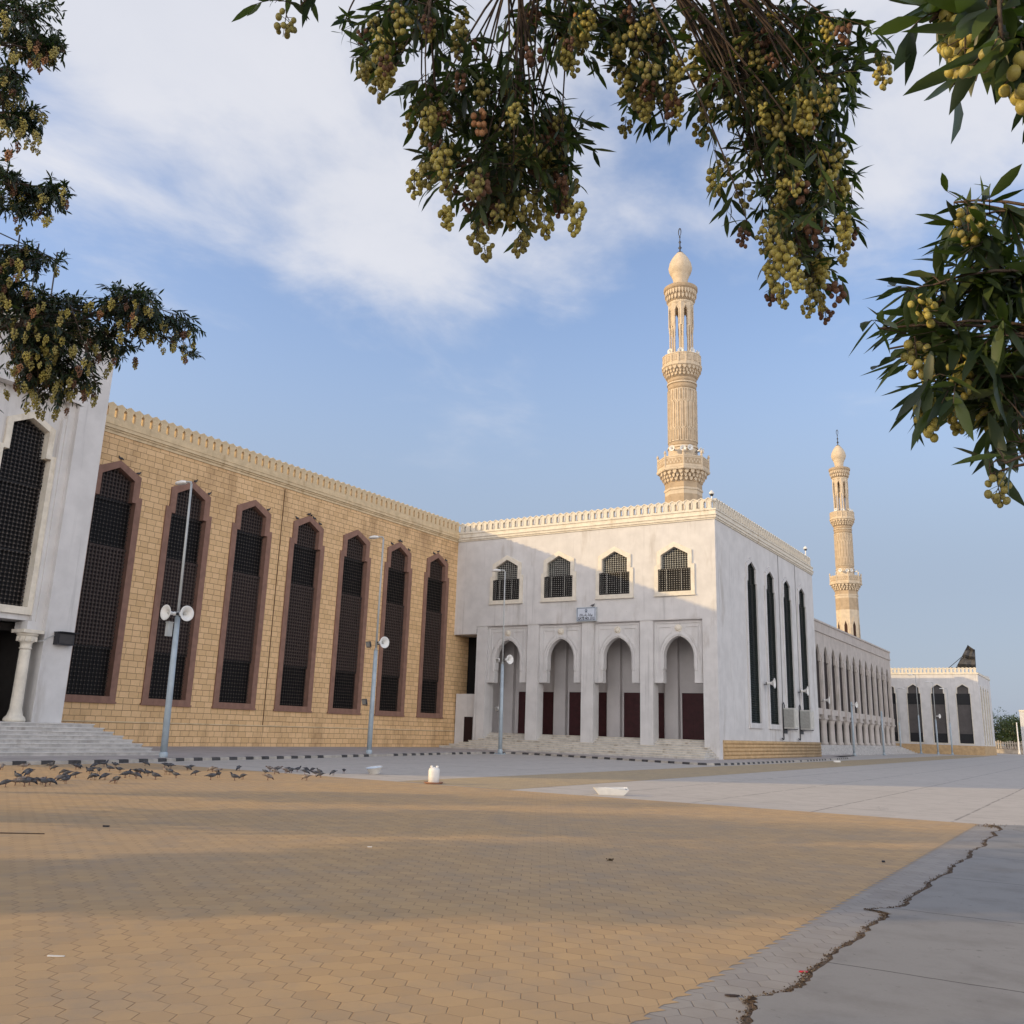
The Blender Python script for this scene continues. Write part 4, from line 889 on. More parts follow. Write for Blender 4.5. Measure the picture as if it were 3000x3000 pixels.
horn((xd+.4, 148, 5.3), -.35, 'horn loudspeaker on the post before the distant white block', GH)
far_post(1308, 1275, 945, 150, 'lamp post between the last two windows of the distant white block')
far_post(862, 840, 945, 146, 'dark slender lamp post at the far end of the colonnade', arm=0.0)

# horns on the gate building's side wall and on the minarets
GW = 'horn loudspeakers on the side wall of the gate building'
horn((XC+.55, 69.75, 5.5), .08, 'horn loudspeaker between the first two louvred windows', GW, 1.25)
horn((XC+.55, 79.0, 5.4), .08, 'horn loudspeaker between the last two louvred windows', GW, 1.25)
horn((XA+1.2, 103.0, 5.6), .1, 'horn loudspeaker at the near end of the colonnaded wing', GW, 1.3)
GM = 'horn loudspeakers on the minarets'
random.seed(3)
for (mx, my, nm) in ((-39.3, 100, 'nearer'), (-40.9, 190, 'farther')):
    for lvl, zz, rr, angs in (('upper', 46.35, 1.95, (-1.9,-1.25,-.55,-.15,.15)), ('lower', 34.0, 2.25, (-1.75,-1.2,-.85,-.2,.1))):
        for i, a in enumerate(angs):
            horn((mx+rr*math.cos(a), my+rr*math.sin(a), zz-.1*(i % 2)), a+.1, 'white horn loudspeaker on the %s balcony of the %s minaret' % (lvl, nm), GM, 1.15 if nm == 'nearer' else 1.1)

# ------------------------------------------------------------------ air conditioners, sign, cameras, lights
for y0, nm in ((74.3, 'air conditioner unit on the left, below the third louvred window'), (79.0, 'air conditioner unit on the right, below the last louvred window')):
    t = thing('air_conditioner', nm, 'air conditioner', (XC+.45, y0+.5, 2.3), 0, 'air conditioners on the side wall')
    mb = MB(); mb.box(-.35,.4,-.45,.45,0,1.28); part('casing', mb, GREYM, t, local=True)
    mb = MB(); mb.box(-.3,.35,-.475,-.45,.08,1.2)
    for j in range(12): mb.box(-.28,.33,-.49,-.475,.12+j*.09,.15+j*.09)
    part('fan_grille', mb, GRILLE, t, local=True)
    mb = MB()
    for j in range(9): mb.box(.4,.415,-.38+j*.088,-.33+j*.088,.1,1.18)
    part('side_grille', mb, mat('ac_side', (.6,.58,.53), .5) if 'ac_side' not in bpy.data.materials else bpy.data.materials['ac_side'], t, local=True)
    t.scale = (1.22,)*3
    mb = MB(); mb.box(-.36,.35,-.4,-.36,-.05,0); mb.box(-.36,.35,.36,.4,-.05,0); mb.box(-.36,-.33,-.4,.4,-.3,0); part('bracket', mb, METAL_D, t, local=True)
    mb = MB(); mb.tube([(-.32,-.5,1.0),(-.32,-.5,1.5),(-.32,-.3,1.62),(-.32,-.15,1.5),(-.32,-.12,1.25)], .03, 6); mb.tube([(-.32,-.5,1.0),(-.32,-.5,-.45),(-.3,-.55,-.66),(-.22,-.9,-.68),(-.22,-1.3,-.6)], .035, 6)
    part('pipe', mb, BLACK, t, local=True)

sg = thing('gate_sign', 'blue framed white gate number sign with Arabic and English lettering above the arches', 'sign', (-31.0, YW-.2, 9.79))
mb = MB(); mb.box(-.80,.80,-.0,.19,-.51,.51); part('box', mb, mat('sign_side', (.42,.45,.46), .5), sg, local=True)
mb = MB(); mb.box(-.77,.77,-.012,-.0,-.48,.48); part('panel', mb, mat('sign_white', (.55,.59,.66), .35, .03), sg, local=True)
BLUE = mat('sign_blue', (.025,.05,.085), .5, .05)
mb = MB(); Ms = lambda u, v, d: (u, -.014-d, v)
mb.ring(Ms, [(-.70,-.42),(.70,-.42),(.70,.42),(-.70,.42)], [(-.735,-.455),(.735,-.455),(.735,.455),(-.735,.455)], 0, .006); part('border', mb, BLUE, sg, local=True)
mb = MB(); ov = [(.10*math.sin(q), .255-.125*math.cos(q)*(1 if math.cos(q) < 0 else .9)) for q in [i*2*math.pi/20 for i in range(20)]]
mb.ring(Ms, [(u*.7, .255+(v-.255)*.75) for u, v in ov], ov, 0, .006); mb.prism(Ms, [(-.035,.16),(.035,.16),(.02,.3),(0,.34),(-.02,.3)], 0, .004); mb.mbox(Ms, -.1, .1, .115, .135, 0, .006); part('emblem', mb, BLUE, sg, local=True)
INK = mat('sign_ink', (.006,.008,.015), .5, .05)
def text_part(s, size, loc, parent, sx=1.0, extr=.003, off=.0, align='CENTER'):
    cu_ = bpy.data.curves.new('lettering', 'FONT'); cu_.body = s; cu_.size = size; cu_.align_x = align; cu_.extrude = extr; cu_.offset = off
    tmp = bpy.data.objects.new('tmp', cu_); C.objects.link(tmp); bpy.context.view_layer.update()
    me = bpy.data.meshes.new_from_object(tmp.evaluated_get(bpy.context.evaluated_depsgraph_get())); bpy.data.objects.remove(tmp)
    me.materials.clear(); me.materials.append(INK)
    o = bpy.data.objects.new('lettering', me); C.objects.link(o); o.parent = parent; o.location = loc; o.rotation_euler = (math.pi/2, 0, 0); o.scale = (sx, 1, 1); ROOT[o] = ROOT[parent]; return o
text_part('GATE NO. (11)', .25, (0,-.018,-.385), sg, .80, off=.008)
# the Arabic line in presentation forms, written out in visual order (left to right)
AR = '(\u0661\u0661) \uFEE2\uFED7\uFEAD \uFE94\uFE91\uFE8D\uFEED\uFE91'
text_part(AR, .23, (0,-.018,-.13), sg, .95, off=.004)

def cctv(loc, label, up):
    t = thing('security_camera', label, 'camera', loc, 0)
    mb = MB(); mb.lathe([(.05,-up),(.05,.0)], 8); part('mast', mb, WHITE, t, local=True)
    mb = MB(); mb.lathe([(.03,.0),(.17,.02),(.18,.14),(.1,.22),(.04,.3)], 12); part('housing', mb, WHITE, t, local=True)
    mb = MB(); mb.lathe([(.02,-.13),(.09,-.10),(.13,-.02),(.13,.02)], 12); part('dome', mb, BLACK, t, local=True)
cctv((XC-.02, YW-.42, 17.62), 'white dome camera on the front corner of the gate building roof', .5)
cctv((XC+.05, 83.3, 18.05), 'white camera on a short mast near the far end of the gate roof', .9)
t = thing('floodlight', 'black square floodlight on the white portal pier', 'floodlight', (XP+.02, 23.2, 4.65))
mb = MB(); mb.face([(.05,-.38,-.26),(.05,.34,-.26),(.05,.34,.22),(.05,-.38,.22)]); mb.v.clear(); mb.f.clear(); mb.m.clear(); mb.sm.clear()
mb.box(0,.3,-.38,.36,-.27,.22); part('housing', mb, BLACK, t, local=True)
mb = MB(); mb.face([(0,-.4,.24),(.02,.38,.24),(.5,.48,.26),(.5,-.36,.26)]); mb.box(0,.48,-.41,.44,.225,.255); part('hood', mb, BLACK, t, local=True)
mb = MB(); mb.box(.3,.32,-.33,.31,-.22,.17); part('lens', mb, mat('flood_dark_lens', (.05,.045,.045), .25), t, local=True)
mb = MB(); mb.tube([(.05,-.38,.1),(.04,-.62,.02),(.03,-.85,-.17),(.03,-1.05,-.2)], .014, 5); part('cable', mb, POLE_G, t, local=True)

t = thing('roof_antenna', 'thin wire antenna strung between three posts on the portal roof', 'antenna', (XP-2.0, 18.5, 17.3))
def aX(px, py, X):
    d = ray(px, py); return EYEP + d*((X)/d.x)
prev = None
for i, (px, py) in enumerate(((58, 688), (114, 714), (168, 740))):
    p = aX(px, py, XP-2.0); mb = MB(); mb.tube([(p.x, p.y+.1, 17.3), (p.x, p.y, p.z)], .035, 6)
    if i == 0: mb.tube([(p.x, p.y-.6, 17.3), (p.x, p.y-.05, p.z-.5)], .025, 6)
    part('post', mb, METAL_D, t)
mb = MB(); a, b = aX(-60, 655, XP-2.0), aX(175, 765, XP-2.0); mb.tube([a, b], .028, 5); part('wire', mb, METAL_D, t)
mb = MB(); a, b = aX(-60, 715, XP-2.0), aX(60, 760, XP-2.0); mb.tube([a, b], .022, 5); part('wire', mb, METAL_D, t)

# wrecked dark awning on the far roof
t = thing('torn_awning', 'collapsed dark shade awning on poles on the far white roof', 'awning', (X1-2.5, YF+4, fz(11.5)))
YT = YF+3.0; q = lambda x, y, dy=0: at_Y(*c7(x, y), YT+dy)
mb = MB(); random.seed(4)
A0, A1, B0, B1 = q(1335,775), q(1445,563), q(1512,775), q(1502,602)
rows = []
for i in range(9):
    f = i/8; r_ = []
    for j in range(5):
        g = j/4; p = A0.lerp(A1, f).lerp(B0.lerp(B1, f), g); p = p+Vector((0, (1.2*math.sin(f*17)+.5*math.sin(g*9+f*5))*.35, .12*math.sin(f*17+1.3))); r_.append(p)
    rows.append(r_)
mb.grid(rows, 0, False, False, False); mb.grid([[p+Vector((0,.03,-.01)) for p in r_] for r_ in rows], 0, False, False, False); part('cloth', mb, TENT, t)
for a, b in ((q(1275,765), q(1410,650)), (q(1300,758), q(1330,775)), (q(1335,775), q(1445,563)), (q(1512,780), q(1502,602)), (q(1335,772,.3), q(1510,770,.3)), (q(1400,655), q(1505,690))):
    mb = MB(); mb.tube([a, b], .05, 6); part('pole', mb, METAL_D, t)

# ------------------------------------------------------------------ person in the porch
ROBE = mat('white_robe', (.55,.52,.5), .85, .06); SKIN = mat('skin', (.28,.17,.11), .6, .05); HAIR = mat('black_hair', (.01,.009,.008), .6)
pe = thing('person', 'person in a long white robe standing in the dark portal doorway', 'person', (-38.0, 21.35, 1.25)); pe.rotation_euler = (0,0,.3)
mb = MB()
def el(cx, cy, z, a, b, n=16): return [(cx+a*math.cos(2*math.pi*k/n), cy+b*math.sin(2*math.pi*k/n), z) for k in range(n)]
mb.grid([el(0,0,z,a,b) for z,a,b in ((.04,.16,.25),(.4,.145,.22),(.85,.13,.19),(1.1,.125,.185),(1.3,.13,.20),(1.42,.115,.21),(1.48,.07,.10),(1.53,.055,.06))], 0)
for s in (-1, 1):
    mb.tube([(0,s*.19,1.42),(.01,s*.25,1.18),(.06,s*.26,.95),(.1,s*.25,.86)], [.065,.06,.052,.05], 10)
    mb.tube([(.1,s*.25,.88),(.13,s*.25,.80),(.14,s*.25,.75)], [.035,.042,.03], 8, 1)
    for f in range(4): mb.tube([(.12+.018*f-.02,s*.25,.76),(.12+.018*f-.015,s*.25,.71),(.125+.018*f-.02,s*.25,.675)], [.010,.009,.007], 5, 1)
    mb.tube([(.10,s*.24,.80),(.085,s*.22,.76),(.09,s*.21,.73)], [.012,.011,.008], 5, 1)
    mb.tube([(-.06,s*.09,.03),(.08,s*.1,.04),(.16,s*.1,.025)], [.04,.045,.025], 8, 1)
mb.grid([el(.01+dx,0,z,a,b) for z,a,b,dx in ((1.5,.05,.052,0),(1.56,.062,.058,.01),(1.60,.088,.068,.015),(1.66,.10,.076,.005),(1.72,.098,.078,-.005),(1.77,.075,.06,-.01),(1.795,.03,.03,-.01))], 1)
mb.tube([(.105,0,1.69),(.125,0,1.655),(.10,0,1.645)], [.012,.016,.012], 6, 1)
for s in (-1,1): mb.tube([(.0,s*.076,1.69),(-.005,s*.088,1.66),(.0,s*.078,1.63)], [.012,.014,.01], 6, 1); mb.lathe([(.002,1.682),(.011,1.687),(.011,1.693),(.002,1.698)], 6, (.098, s*.032), 0, 2)
mb.mbox(lambda u,v,d:(.1+d,u,v), -.025,.025,1.608,1.614,0,.006, 2)
part('body', mb, [ROBE, SKIN, HAIR], pe, local=True)
mb = MB(); mb.grid([el(-.015,0,z,a,b) for z,a,b in ((1.68,.092,.084),(1.74,.10,.086),(1.79,.075,.062),(1.808,.02,.02))]); part('hair', mb, HAIR, pe, local=True)

# ------------------------------------------------------------------ pigeons
def pigeon_mesh(name, pose, mats):
    if pose == 'stand': sp = [(-.19,.085,.022,.006),(-.13,.10,.03,.012),(-.085,.115,.035,.028),(-.03,.13,.05,.05),(.03,.14,.058,.06),(.08,.155,.05,.056),(.108,.185,.033,.036),(.122,.215,.024,.026),(.135,.238,.024,.024),(.152,.240,.016,.016),(.163,.236,.006,.006),(.180,.230,.002,.002)]
    elif pose == 'peck': sp = [(-.19,.16,.022,.006),(-.13,.155,.03,.012),(-.085,.15,.035,.028),(-.03,.145,.05,.05),(.03,.13,.058,.058),(.085,.108,.046,.048),(.125,.085,.030,.032),(.15,.062,.023,.025),(.166,.046,.022,.022),(.178,.030,.015,.014),(.184,.020,.006,.006),(.190,.006,.002,.002)]
    else: sp = [(-.2,.11,.024,.006),(-.14,.12,.032,.012),(-.09,.13,.036,.028),(-.03,.135,.05,.05),(.035,.137,.058,.058),(.09,.142,.047,.050),(.135,.155,.030,.032),(.165,.170,.023,.025),(.185,.178,.023,.023),(.203,.176,.015,.015),(.213,.17,.006,.006),(.232,.163,.002,.002)]
    mb = MB(); n = 12
    ds = [Vector(sp[min(i+1,len(sp)-1)][:2])-Vector(sp[max(i-1,0)][:2]) for i in range(len(sp))]
    rings = []
    for (x, z, a, b), d in zip(sp, ds):
        d = d.normalized(); nx, nz = -d.y, d.x
        rings.append([(x+nx*b*math.sin(2*math.pi*k/n), a*math.cos(2*math.pi*k/n), z+nz*b*math.sin(2*math.pi*k/n)) for k in range(n)])
    mb.grid(rings)
    for i, f in enumerate(mb.f):                       # colour zones follow the plumage
        if len(f) != 4: mb.m[i] = 1; continue
        seg, k = i//n, i % n
        mb.m[i] = 1 if seg <= 1 else 3 if seg >= 9 else 1 if seg >= 6 else 2 if (seg == 3 and 1 <= k <= 4) else 0
    bx, bz = .0, .1
    for s in (-1, 1):
        wg = [(.05,s*.058,.15),(.0,s*.064,.16),(-.06,s*.052,.145),(-.14,s*.022,.115)]
        if pose == 'peck': wg = [(x, y, .145+(.13-x)*.06) for x, y, _ in wg]
        if pose == 'walk': wg = [(x, y, z-.005) for x, y, z in wg]
        mb.tube(wg, [.012,.022,.018,.004], 6, 0)
        mb.tube([(bx-.005,s*.025,bz),(bx+.005,s*.028,.045),(bx-.008,s*.028,.006)], [.012,.006,.005], 5, 4)
        mb.tube([(bx-.02,s*.028,.005),(bx+.03,s*.03,.004)], [.005,.004], 4, 4)
    return mb.mesh(name, mats)
LEGP = mat('pigeon_leg', (.14,.06,.05), .6); BEAK = mat('pigeon_beak', (.05,.045,.045), .5)
DK = [mat('pigeon_grey', (.085,.088,.10), .7, .2, 30), mat('pigeon_slate', (.024,.026,.034), .55, .3, 30), mat('pigeon_bar', (.02,.02,.022), .7), BEAK, LEGP]
PL = [mat('pigeon_buff', (.24,.205,.18), .75, .2, 30), mat('pigeon_brown', (.15,.10,.075), .65, .25, 30), mat('pigeon_rust', (.12,.075,.05), .7), BEAK, LEGP]
PM = {(p, c): pigeon_mesh('pigeon', p, DK if c == 'd' else PL) for p in ('stand','peck','walk') for c in 'dp'}
FLOCK = [(18,183),(112,180),(254,175),(280,187),(318,178),(382,185),(404,180),(478,172),(535,170),(593,173),(743,168),(568,196),(612,197),(8,230),(138,216),(152,219),(335,212),(350,215),(385,222),(480,200),(465,203),(505,206),(55,238),(80,240),(110,250),(28,277),(72,264),(125,274),(148,262),(180,253),(210,262),(242,240),(262,263),(235,267),(300,238),(347,254),(330,242),(465,242),(490,236),(545,233),(575,229),(580,258),(602,255),(655,224),(650,231),(690,206),(720,209),(697,233),(770,217),(803,215),(810,235),(850,176),(870,181),(862,208),(882,211),(960,191),(975,183),(908,231),(1005,206),(1016,217),(1083,196),(1110,206),(1116,226),(1080,236),(1198,237),(1243,233),(1233,191),(1313,196),(1380,196),(1376,234),(1360,213),(1420,196),(1414,209),(1437,190),(1475,196),(1462,204),(1497,190),(1495,206),(1530,194),(1568,191),(1572,208),(1605,196),(1616,213),(1648,204),(1645,224),(1690,190),(1712,212),(1578,239),(1770,207)]
random.seed(21)
ZONE = ('in the leftmost third of the flock', 'in the middle, left of the first lamp post', 'to the right of the first lamp post')
POSE = {'stand': 'standing upright', 'peck': 'pecking', 'walk': 'walking'}
FLOCK = [q_ for i_, q_ in enumerate(FLOCK) if i_ % 9 != 4]
pal = random.sample(range(len(FLOCK)), 16)
for i, (x, y) in enumerate(FLOCK):
    p = ground_at(x/1.7564+random.uniform(-6,6), 2150+y/1.7564+random.uniform(-2.5,2.5), .008)
    pose = random.choice(('stand','peck','peck','peck','walk','walk')); c = 'p' if i in pal else 'd'
    o = bpy.data.objects.new('pigeon', PM[(pose, c)]); C.objects.link(o); o.location = p
    o.rotation_euler = (0, 0, random.choice((YAW, YAW+math.pi, YAW+.5, YAW-2.4, YAW+2.6, random.uniform(0, 6.28)))+random.uniform(-.35,.35)); o.scale = (random.uniform(.74, .92),)*3
    tag(o, '%s pigeon %s %s' % ('dark grey' if c == 'd' else 'pale brown', POSE[pose], ZONE[0 if x < 420 else 1 if x < 840 else 2]), 'pigeon', 'pigeons feeding on the plaza')
c1 = lambda x, y: (x/2.576, 1000+y/2.576); c3 = lambda x, y: (650+x/2.576, 1300+y/2.576)
ROOSTW = {k: [] for k in range(7)}
def frame_top(k, y):                                  # height of the brown frame's top edge at y
    u = abs(y-(Y0+k*PER)); return 14.03+.63*(1-u/1.36) if u < 1.36 else 12.93
for k, ys in ((0, (0.0, 1.15)), (1, (.15, -.9, 1.2)), (2, (1.1,)), (3, (-1.1, -.1, .15, .45, 1.0)), (5, (-.9, -.1, .1, 1.1)), (6, (-.5, .0, 1.1))):
    for u in ys:
        y = Y0+k*PER+u; o = bpy.data.objects.new('pigeon', PM[('stand', 'd')]); C.objects.link(o)
        o.location = (XS+.05, y, frame_top(k, y)-.012); o.rotation_euler = (0, 0, random.choice((1.57, -1.57, .3, 2.6)))
        tag(o, 'dark pigeon perched on the brown frame of the %s sandstone wall window from the left' % ('first','second','third','fourth','fifth','sixth','seventh')[k], 'pigeon', 'pigeons perched on the window frames')
o = bpy.data.objects.new('pigeon', PM[('stand', 'd')]); C.objects.link(o); o.location = (-30.55, YW-.1, 10.3); o.rotation_euler = (0,0,.2); tag(o, 'dark pigeon perched on top of the gate number sign', 'pigeon')

# ------------------------------------------------------------------ things left on the ground
p = ground_at(1270, 2296, .008)
t = thing('water_jug', 'white plastic water jug standing on a round brown tray', 'jug', p)
mb = MB(); mb.lathe([(.13,.03),(.155,.045),(.16,.2),(.16,.36),(.145,.42),(.09,.45),(.05,.455)], 20); part('body', mb, WHITE, t, local=True)
for s in (-.05,.06):
    mb = MB(); mb.lathe([(.035,.44),(.04,.45),(.04,.49),(.01,.5)], 10, (s*1.2, s*.8)); part('cap', mb, WHITE, t, local=True)
ty = thing('tray', 'round brown clay tray under the white water jug', 'tray', p)
mb = MB(); mb.lathe([(.02,.003),(.24,.003),(.29,.05),(.275,.05),(.23,.026),(.02,.026)], 24); part('dish', mb, mat('clay_tray', (.32,.17,.11), .8), ty, local=True)
p = ground_at(1098, 2268, .008)
t = thing('food_bowl', 'white plastic bowl with a blue grey inside left near the pigeons', 'bowl', p)
mb = MB(); mb.lathe([(.14,.0),(.19,.03),(.27,.22),(.285,.225)], 20, caps=False); mb.lathe([(.001,.004),(.14,.004)], 20, caps=False); part('shell', mb, WHITE, t, local=True)
mb = MB(); mb.lathe([(.275,.222),(.255,.2),(.18,.05),(.01,.04)], 20, caps=False); part('lining', mb, mat('bowl_inside', (.5,.56,.62), .5), t, local=True); t.rotation_euler = (.12,-.1,.4)
p = ground_at(1790, 2329, .008)
t = thing('foam_box', 'cracked white foam box lying on the tan paving edge', 'box', p, .55)
FOAM = mat('foam', (.72,.70,.66), .8, .06, 5, .1, 60)
mb = MB(); b0 = [(-.32,-.15),(.32,-.15),(.32,.15),(-.32,.15)]; b1 = [(-.46,-.21),(.45,-.21),(.45,.21),(-.46,.21)]
for i in range(4):
    j = (i+1) % 4; z1 = (.19,.14,.2,.16)[i]; z2 = (.14,.2,.16,.19)[i]
    mb.face([(*b0[i],.0),(*b0[j],0),(*b1[j],z2),(*b1[i],z1)]); mb.face([(b0[i][0]*.9,b0[i][1]*.9,.03),(b0[j][0]*.9,b0[j][1]*.9,.03),(b1[j][0]*.94,b1[j][1]*.92,z2),(b1[i][0]*.94,b1[i][1]*.92,z1)])
    mb.face([(*b1[i],z1),(*b1[j],z2),(b1[j][0]*.94,b1[j][1]*.92,z2),(b1[i][0]*.94,b1[i][1]*.92,z1)])
mb.face([(x*.9,y*.9,.03) for x, y in b0]); part('tray', mb, FOAM, t, local=True)
mb = MB(); mb.prism(lambda u,v,d:(u,v,d), [(-.2,-.1),(-.02,-.16),(.36,-.12),(.40,.0),(.3,.02),(.34,.15),(-.15,.14)], .155, .185); part('lid', mb, FOAM, t, local=True)
def scrap(name, label, cat, px, py, poly, m, h=.006, z=.01, s=1.0):
    p = ground_at(px, py, z); t = bpy.data.objects.new(name, None); bpy.data.objects.remove(t)
    mb = MB(); mb.prism(lambda u,v,d:(u*s, v*s, d+.012*math.sin(u*40)*abs(v)), poly, 0, h)
    o = part(name, mb, m, None); o.location = p; o.rotation_euler = (0,0,YAW+random.uniform(-.3,.3)); return tag(o, label, cat)
PAPER = mat('paper', (.7,.68,.64), .8)
scrap('paper_scrap', 'small white paper stick on the sunlit paving at the lower left', 'litter', 165, 2802, [(-.06,-.008),(-.02,-.012),(.05,-.007),(.055,.006),(-.03,.012),(-.06,.012)], PAPER)
scrap('red_scrap', 'small red scrap lying beside the crack in the paving', 'litter', 2353, 2848, [(-.03,-.012),(.03,-.016),(.035,.01),(-.02,.014)], mat('red_plastic', (.5,.03,.05), .5), .008)
scrap('dry_leaf', 'dark dry leaf on the grey paving near the crack', 'leaf', 2144, 2918, [(-.045,0),(-.02,-.014),(.02,-.014),(.05,0),(.02,.013),(-.02,.014)], mat('dry_leaf_m', (.05,.035,.03), .8), .008)
scrap('paper_scrap', 'pale litter beside the kerb of the gate building side', 'litter', 2452, 2233, [(-.3,-.1),(.2,-.12),(.32,.05),(-.1,.14)], PAPER, .12)
scrap('paper_scrap', 'tiny white paper bit on the dim tan paving', 'litter', 1083, 2482, [(-.03,-.012),(.03,-.014),(.028,.014),(-.03,.012)], PAPER, .01)
scrap('twig', 'thin dark twig on the tan paving at the left edge', 'twig', 35, 2442, [(-.42,-.008),(.0,-.012),(.42,-.004),(.42,.006),(.0,.004),(-.42,.006)], BARK, .012)
scrap('dark_pebble', 'small dark chip on the tan paving left of center', 'stone', 310, 2422, [(-.04,-.02),(.04,-.024),(.05,.012),(-.03,.02)], BLACK, .02)
scrap('dark_pebble', 'small dark chip on the tan paving right of the brown lump', 'stone', 2588, 2526, [(-.02,-.015),(.022,-.012),(.015,.02),(-.02,.014)], BLACK, .022)
mb = MB(); random.seed(31)
for i in range(26): 
    a = [random.gauss(0,.018) for _ in range(2)]; pebble(mb, a[0], a[1], .012+random.random()*.025, .014, 0)
o = part('dry_lump', mb, mat('dry_lump_m', (.07,.045,.02), .9, .4, 30)); o.location = ground_at(1788, 2526, .008); tag(o, 'small brown dried plant lump alone on the tan paving', 'debris')
# ------------------------------------------------------------------ foliage
def add_leaf(mb, p, d, up, Lf, Wf, mi=0, curl=.15):
    d = d.normalized(); s = d.cross(up)
    if s.length < 1e-4: s = d.orthogonal()
    s.normalize(); n = s.cross(d)
    prof = ((0,.06),(.18,.62),(.45,1.0),(.72,.74),(1.0,.0))
    b = len(mb.v)
    for t, w_ in prof:
        c = p + d*(t*Lf) - n*(curl*Lf*t*t)
        if w_ < .01: mb.v.append(tuple(c)); continue
        fold = .22*w_*Wf*.5
        mb.v.append(tuple(c - s*(w_*Wf*.5) + n*fold)); mb.v.append(tuple(c)); mb.v.append(tuple(c + s*(w_*Wf*.5) + n*fold))
    for i in range(3):
        a = b+3*i
        for q in ((a,a+1,a+4,a+3),(a+1,a+2,a+5,a+4)): mb.f.append(q); mb.m.append(mi); mb.sm.append(True)
    a = b+9; tip = b+12
    for q in ((a,a+1,tip),(a+1,a+2,tip)): mb.f.append(q); mb.m.append(mi); mb.sm.append(True)
ICO = None
def berry(mb, c, r, ax, mi=0):
    global ICO
    if ICO is None:
        bm = bmesh.new(); bmesh.ops.create_icosphere(bm, subdivisions=2, radius=1)
        ICO = ([v.co.copy() for v in bm.verts], [tuple(v.index for v in f.verts) for f in bm.faces]); bm.free()
    q = ax.to_track_quat('Z', 'Y'); b = len(mb.v)
    for v in ICO[0]:
        w_ = Vector((v.x*r, v.y*r, v.z*r*1.22)); w_.rotate(q); mb.v.append(tuple(c+w_))
    for f in ICO[1]: mb.f.append(tuple(b+i for i in f)); mb.m.append(mi); mb.sm.append(True)
def cluster_mesh(name, n, r, mats, seed):
    return cluster_geo(n, r, seed).mesh(name, mats)
def cluster_geo(n, r, seed):
    rnd = random.Random(seed); mb = MB(); Ln = r*2.9*(n**.5)*.95
    mb.tube([(0,0,.0),(r*.4,0,-Ln*.4),(0,r*.4,-Ln*1.02)], [r*.17,r*.14,r*.09], 5, 1)
    pts = []
    for i in range(n):
        for tr in range(40):
            f = rnd.random()**.8; a = rnd.random()*6.283; rad = (.35+3.1*math.sin(math.pi*min(1,f*.85+.16))*rnd.random()**.5)*r
            p = Vector((rad*math.cos(a), rad*math.sin(a), -Ln*(.12+.95*f)))
            if all((p-q).length > r*1.55 for q in pts): break
        pts.append(p); ax = Vector((rnd.gauss(0,.3), rnd.gauss(0,.3), 1)).normalized()
        mb.tube([(0,0,min(0,p.z+r*1.9)), p+Vector((0,0,r))], [r*.09,r*.08], 4, 1)
        berry(mb, p, r*rnd.uniform(.8,1.12), ax, 0)
    return mb

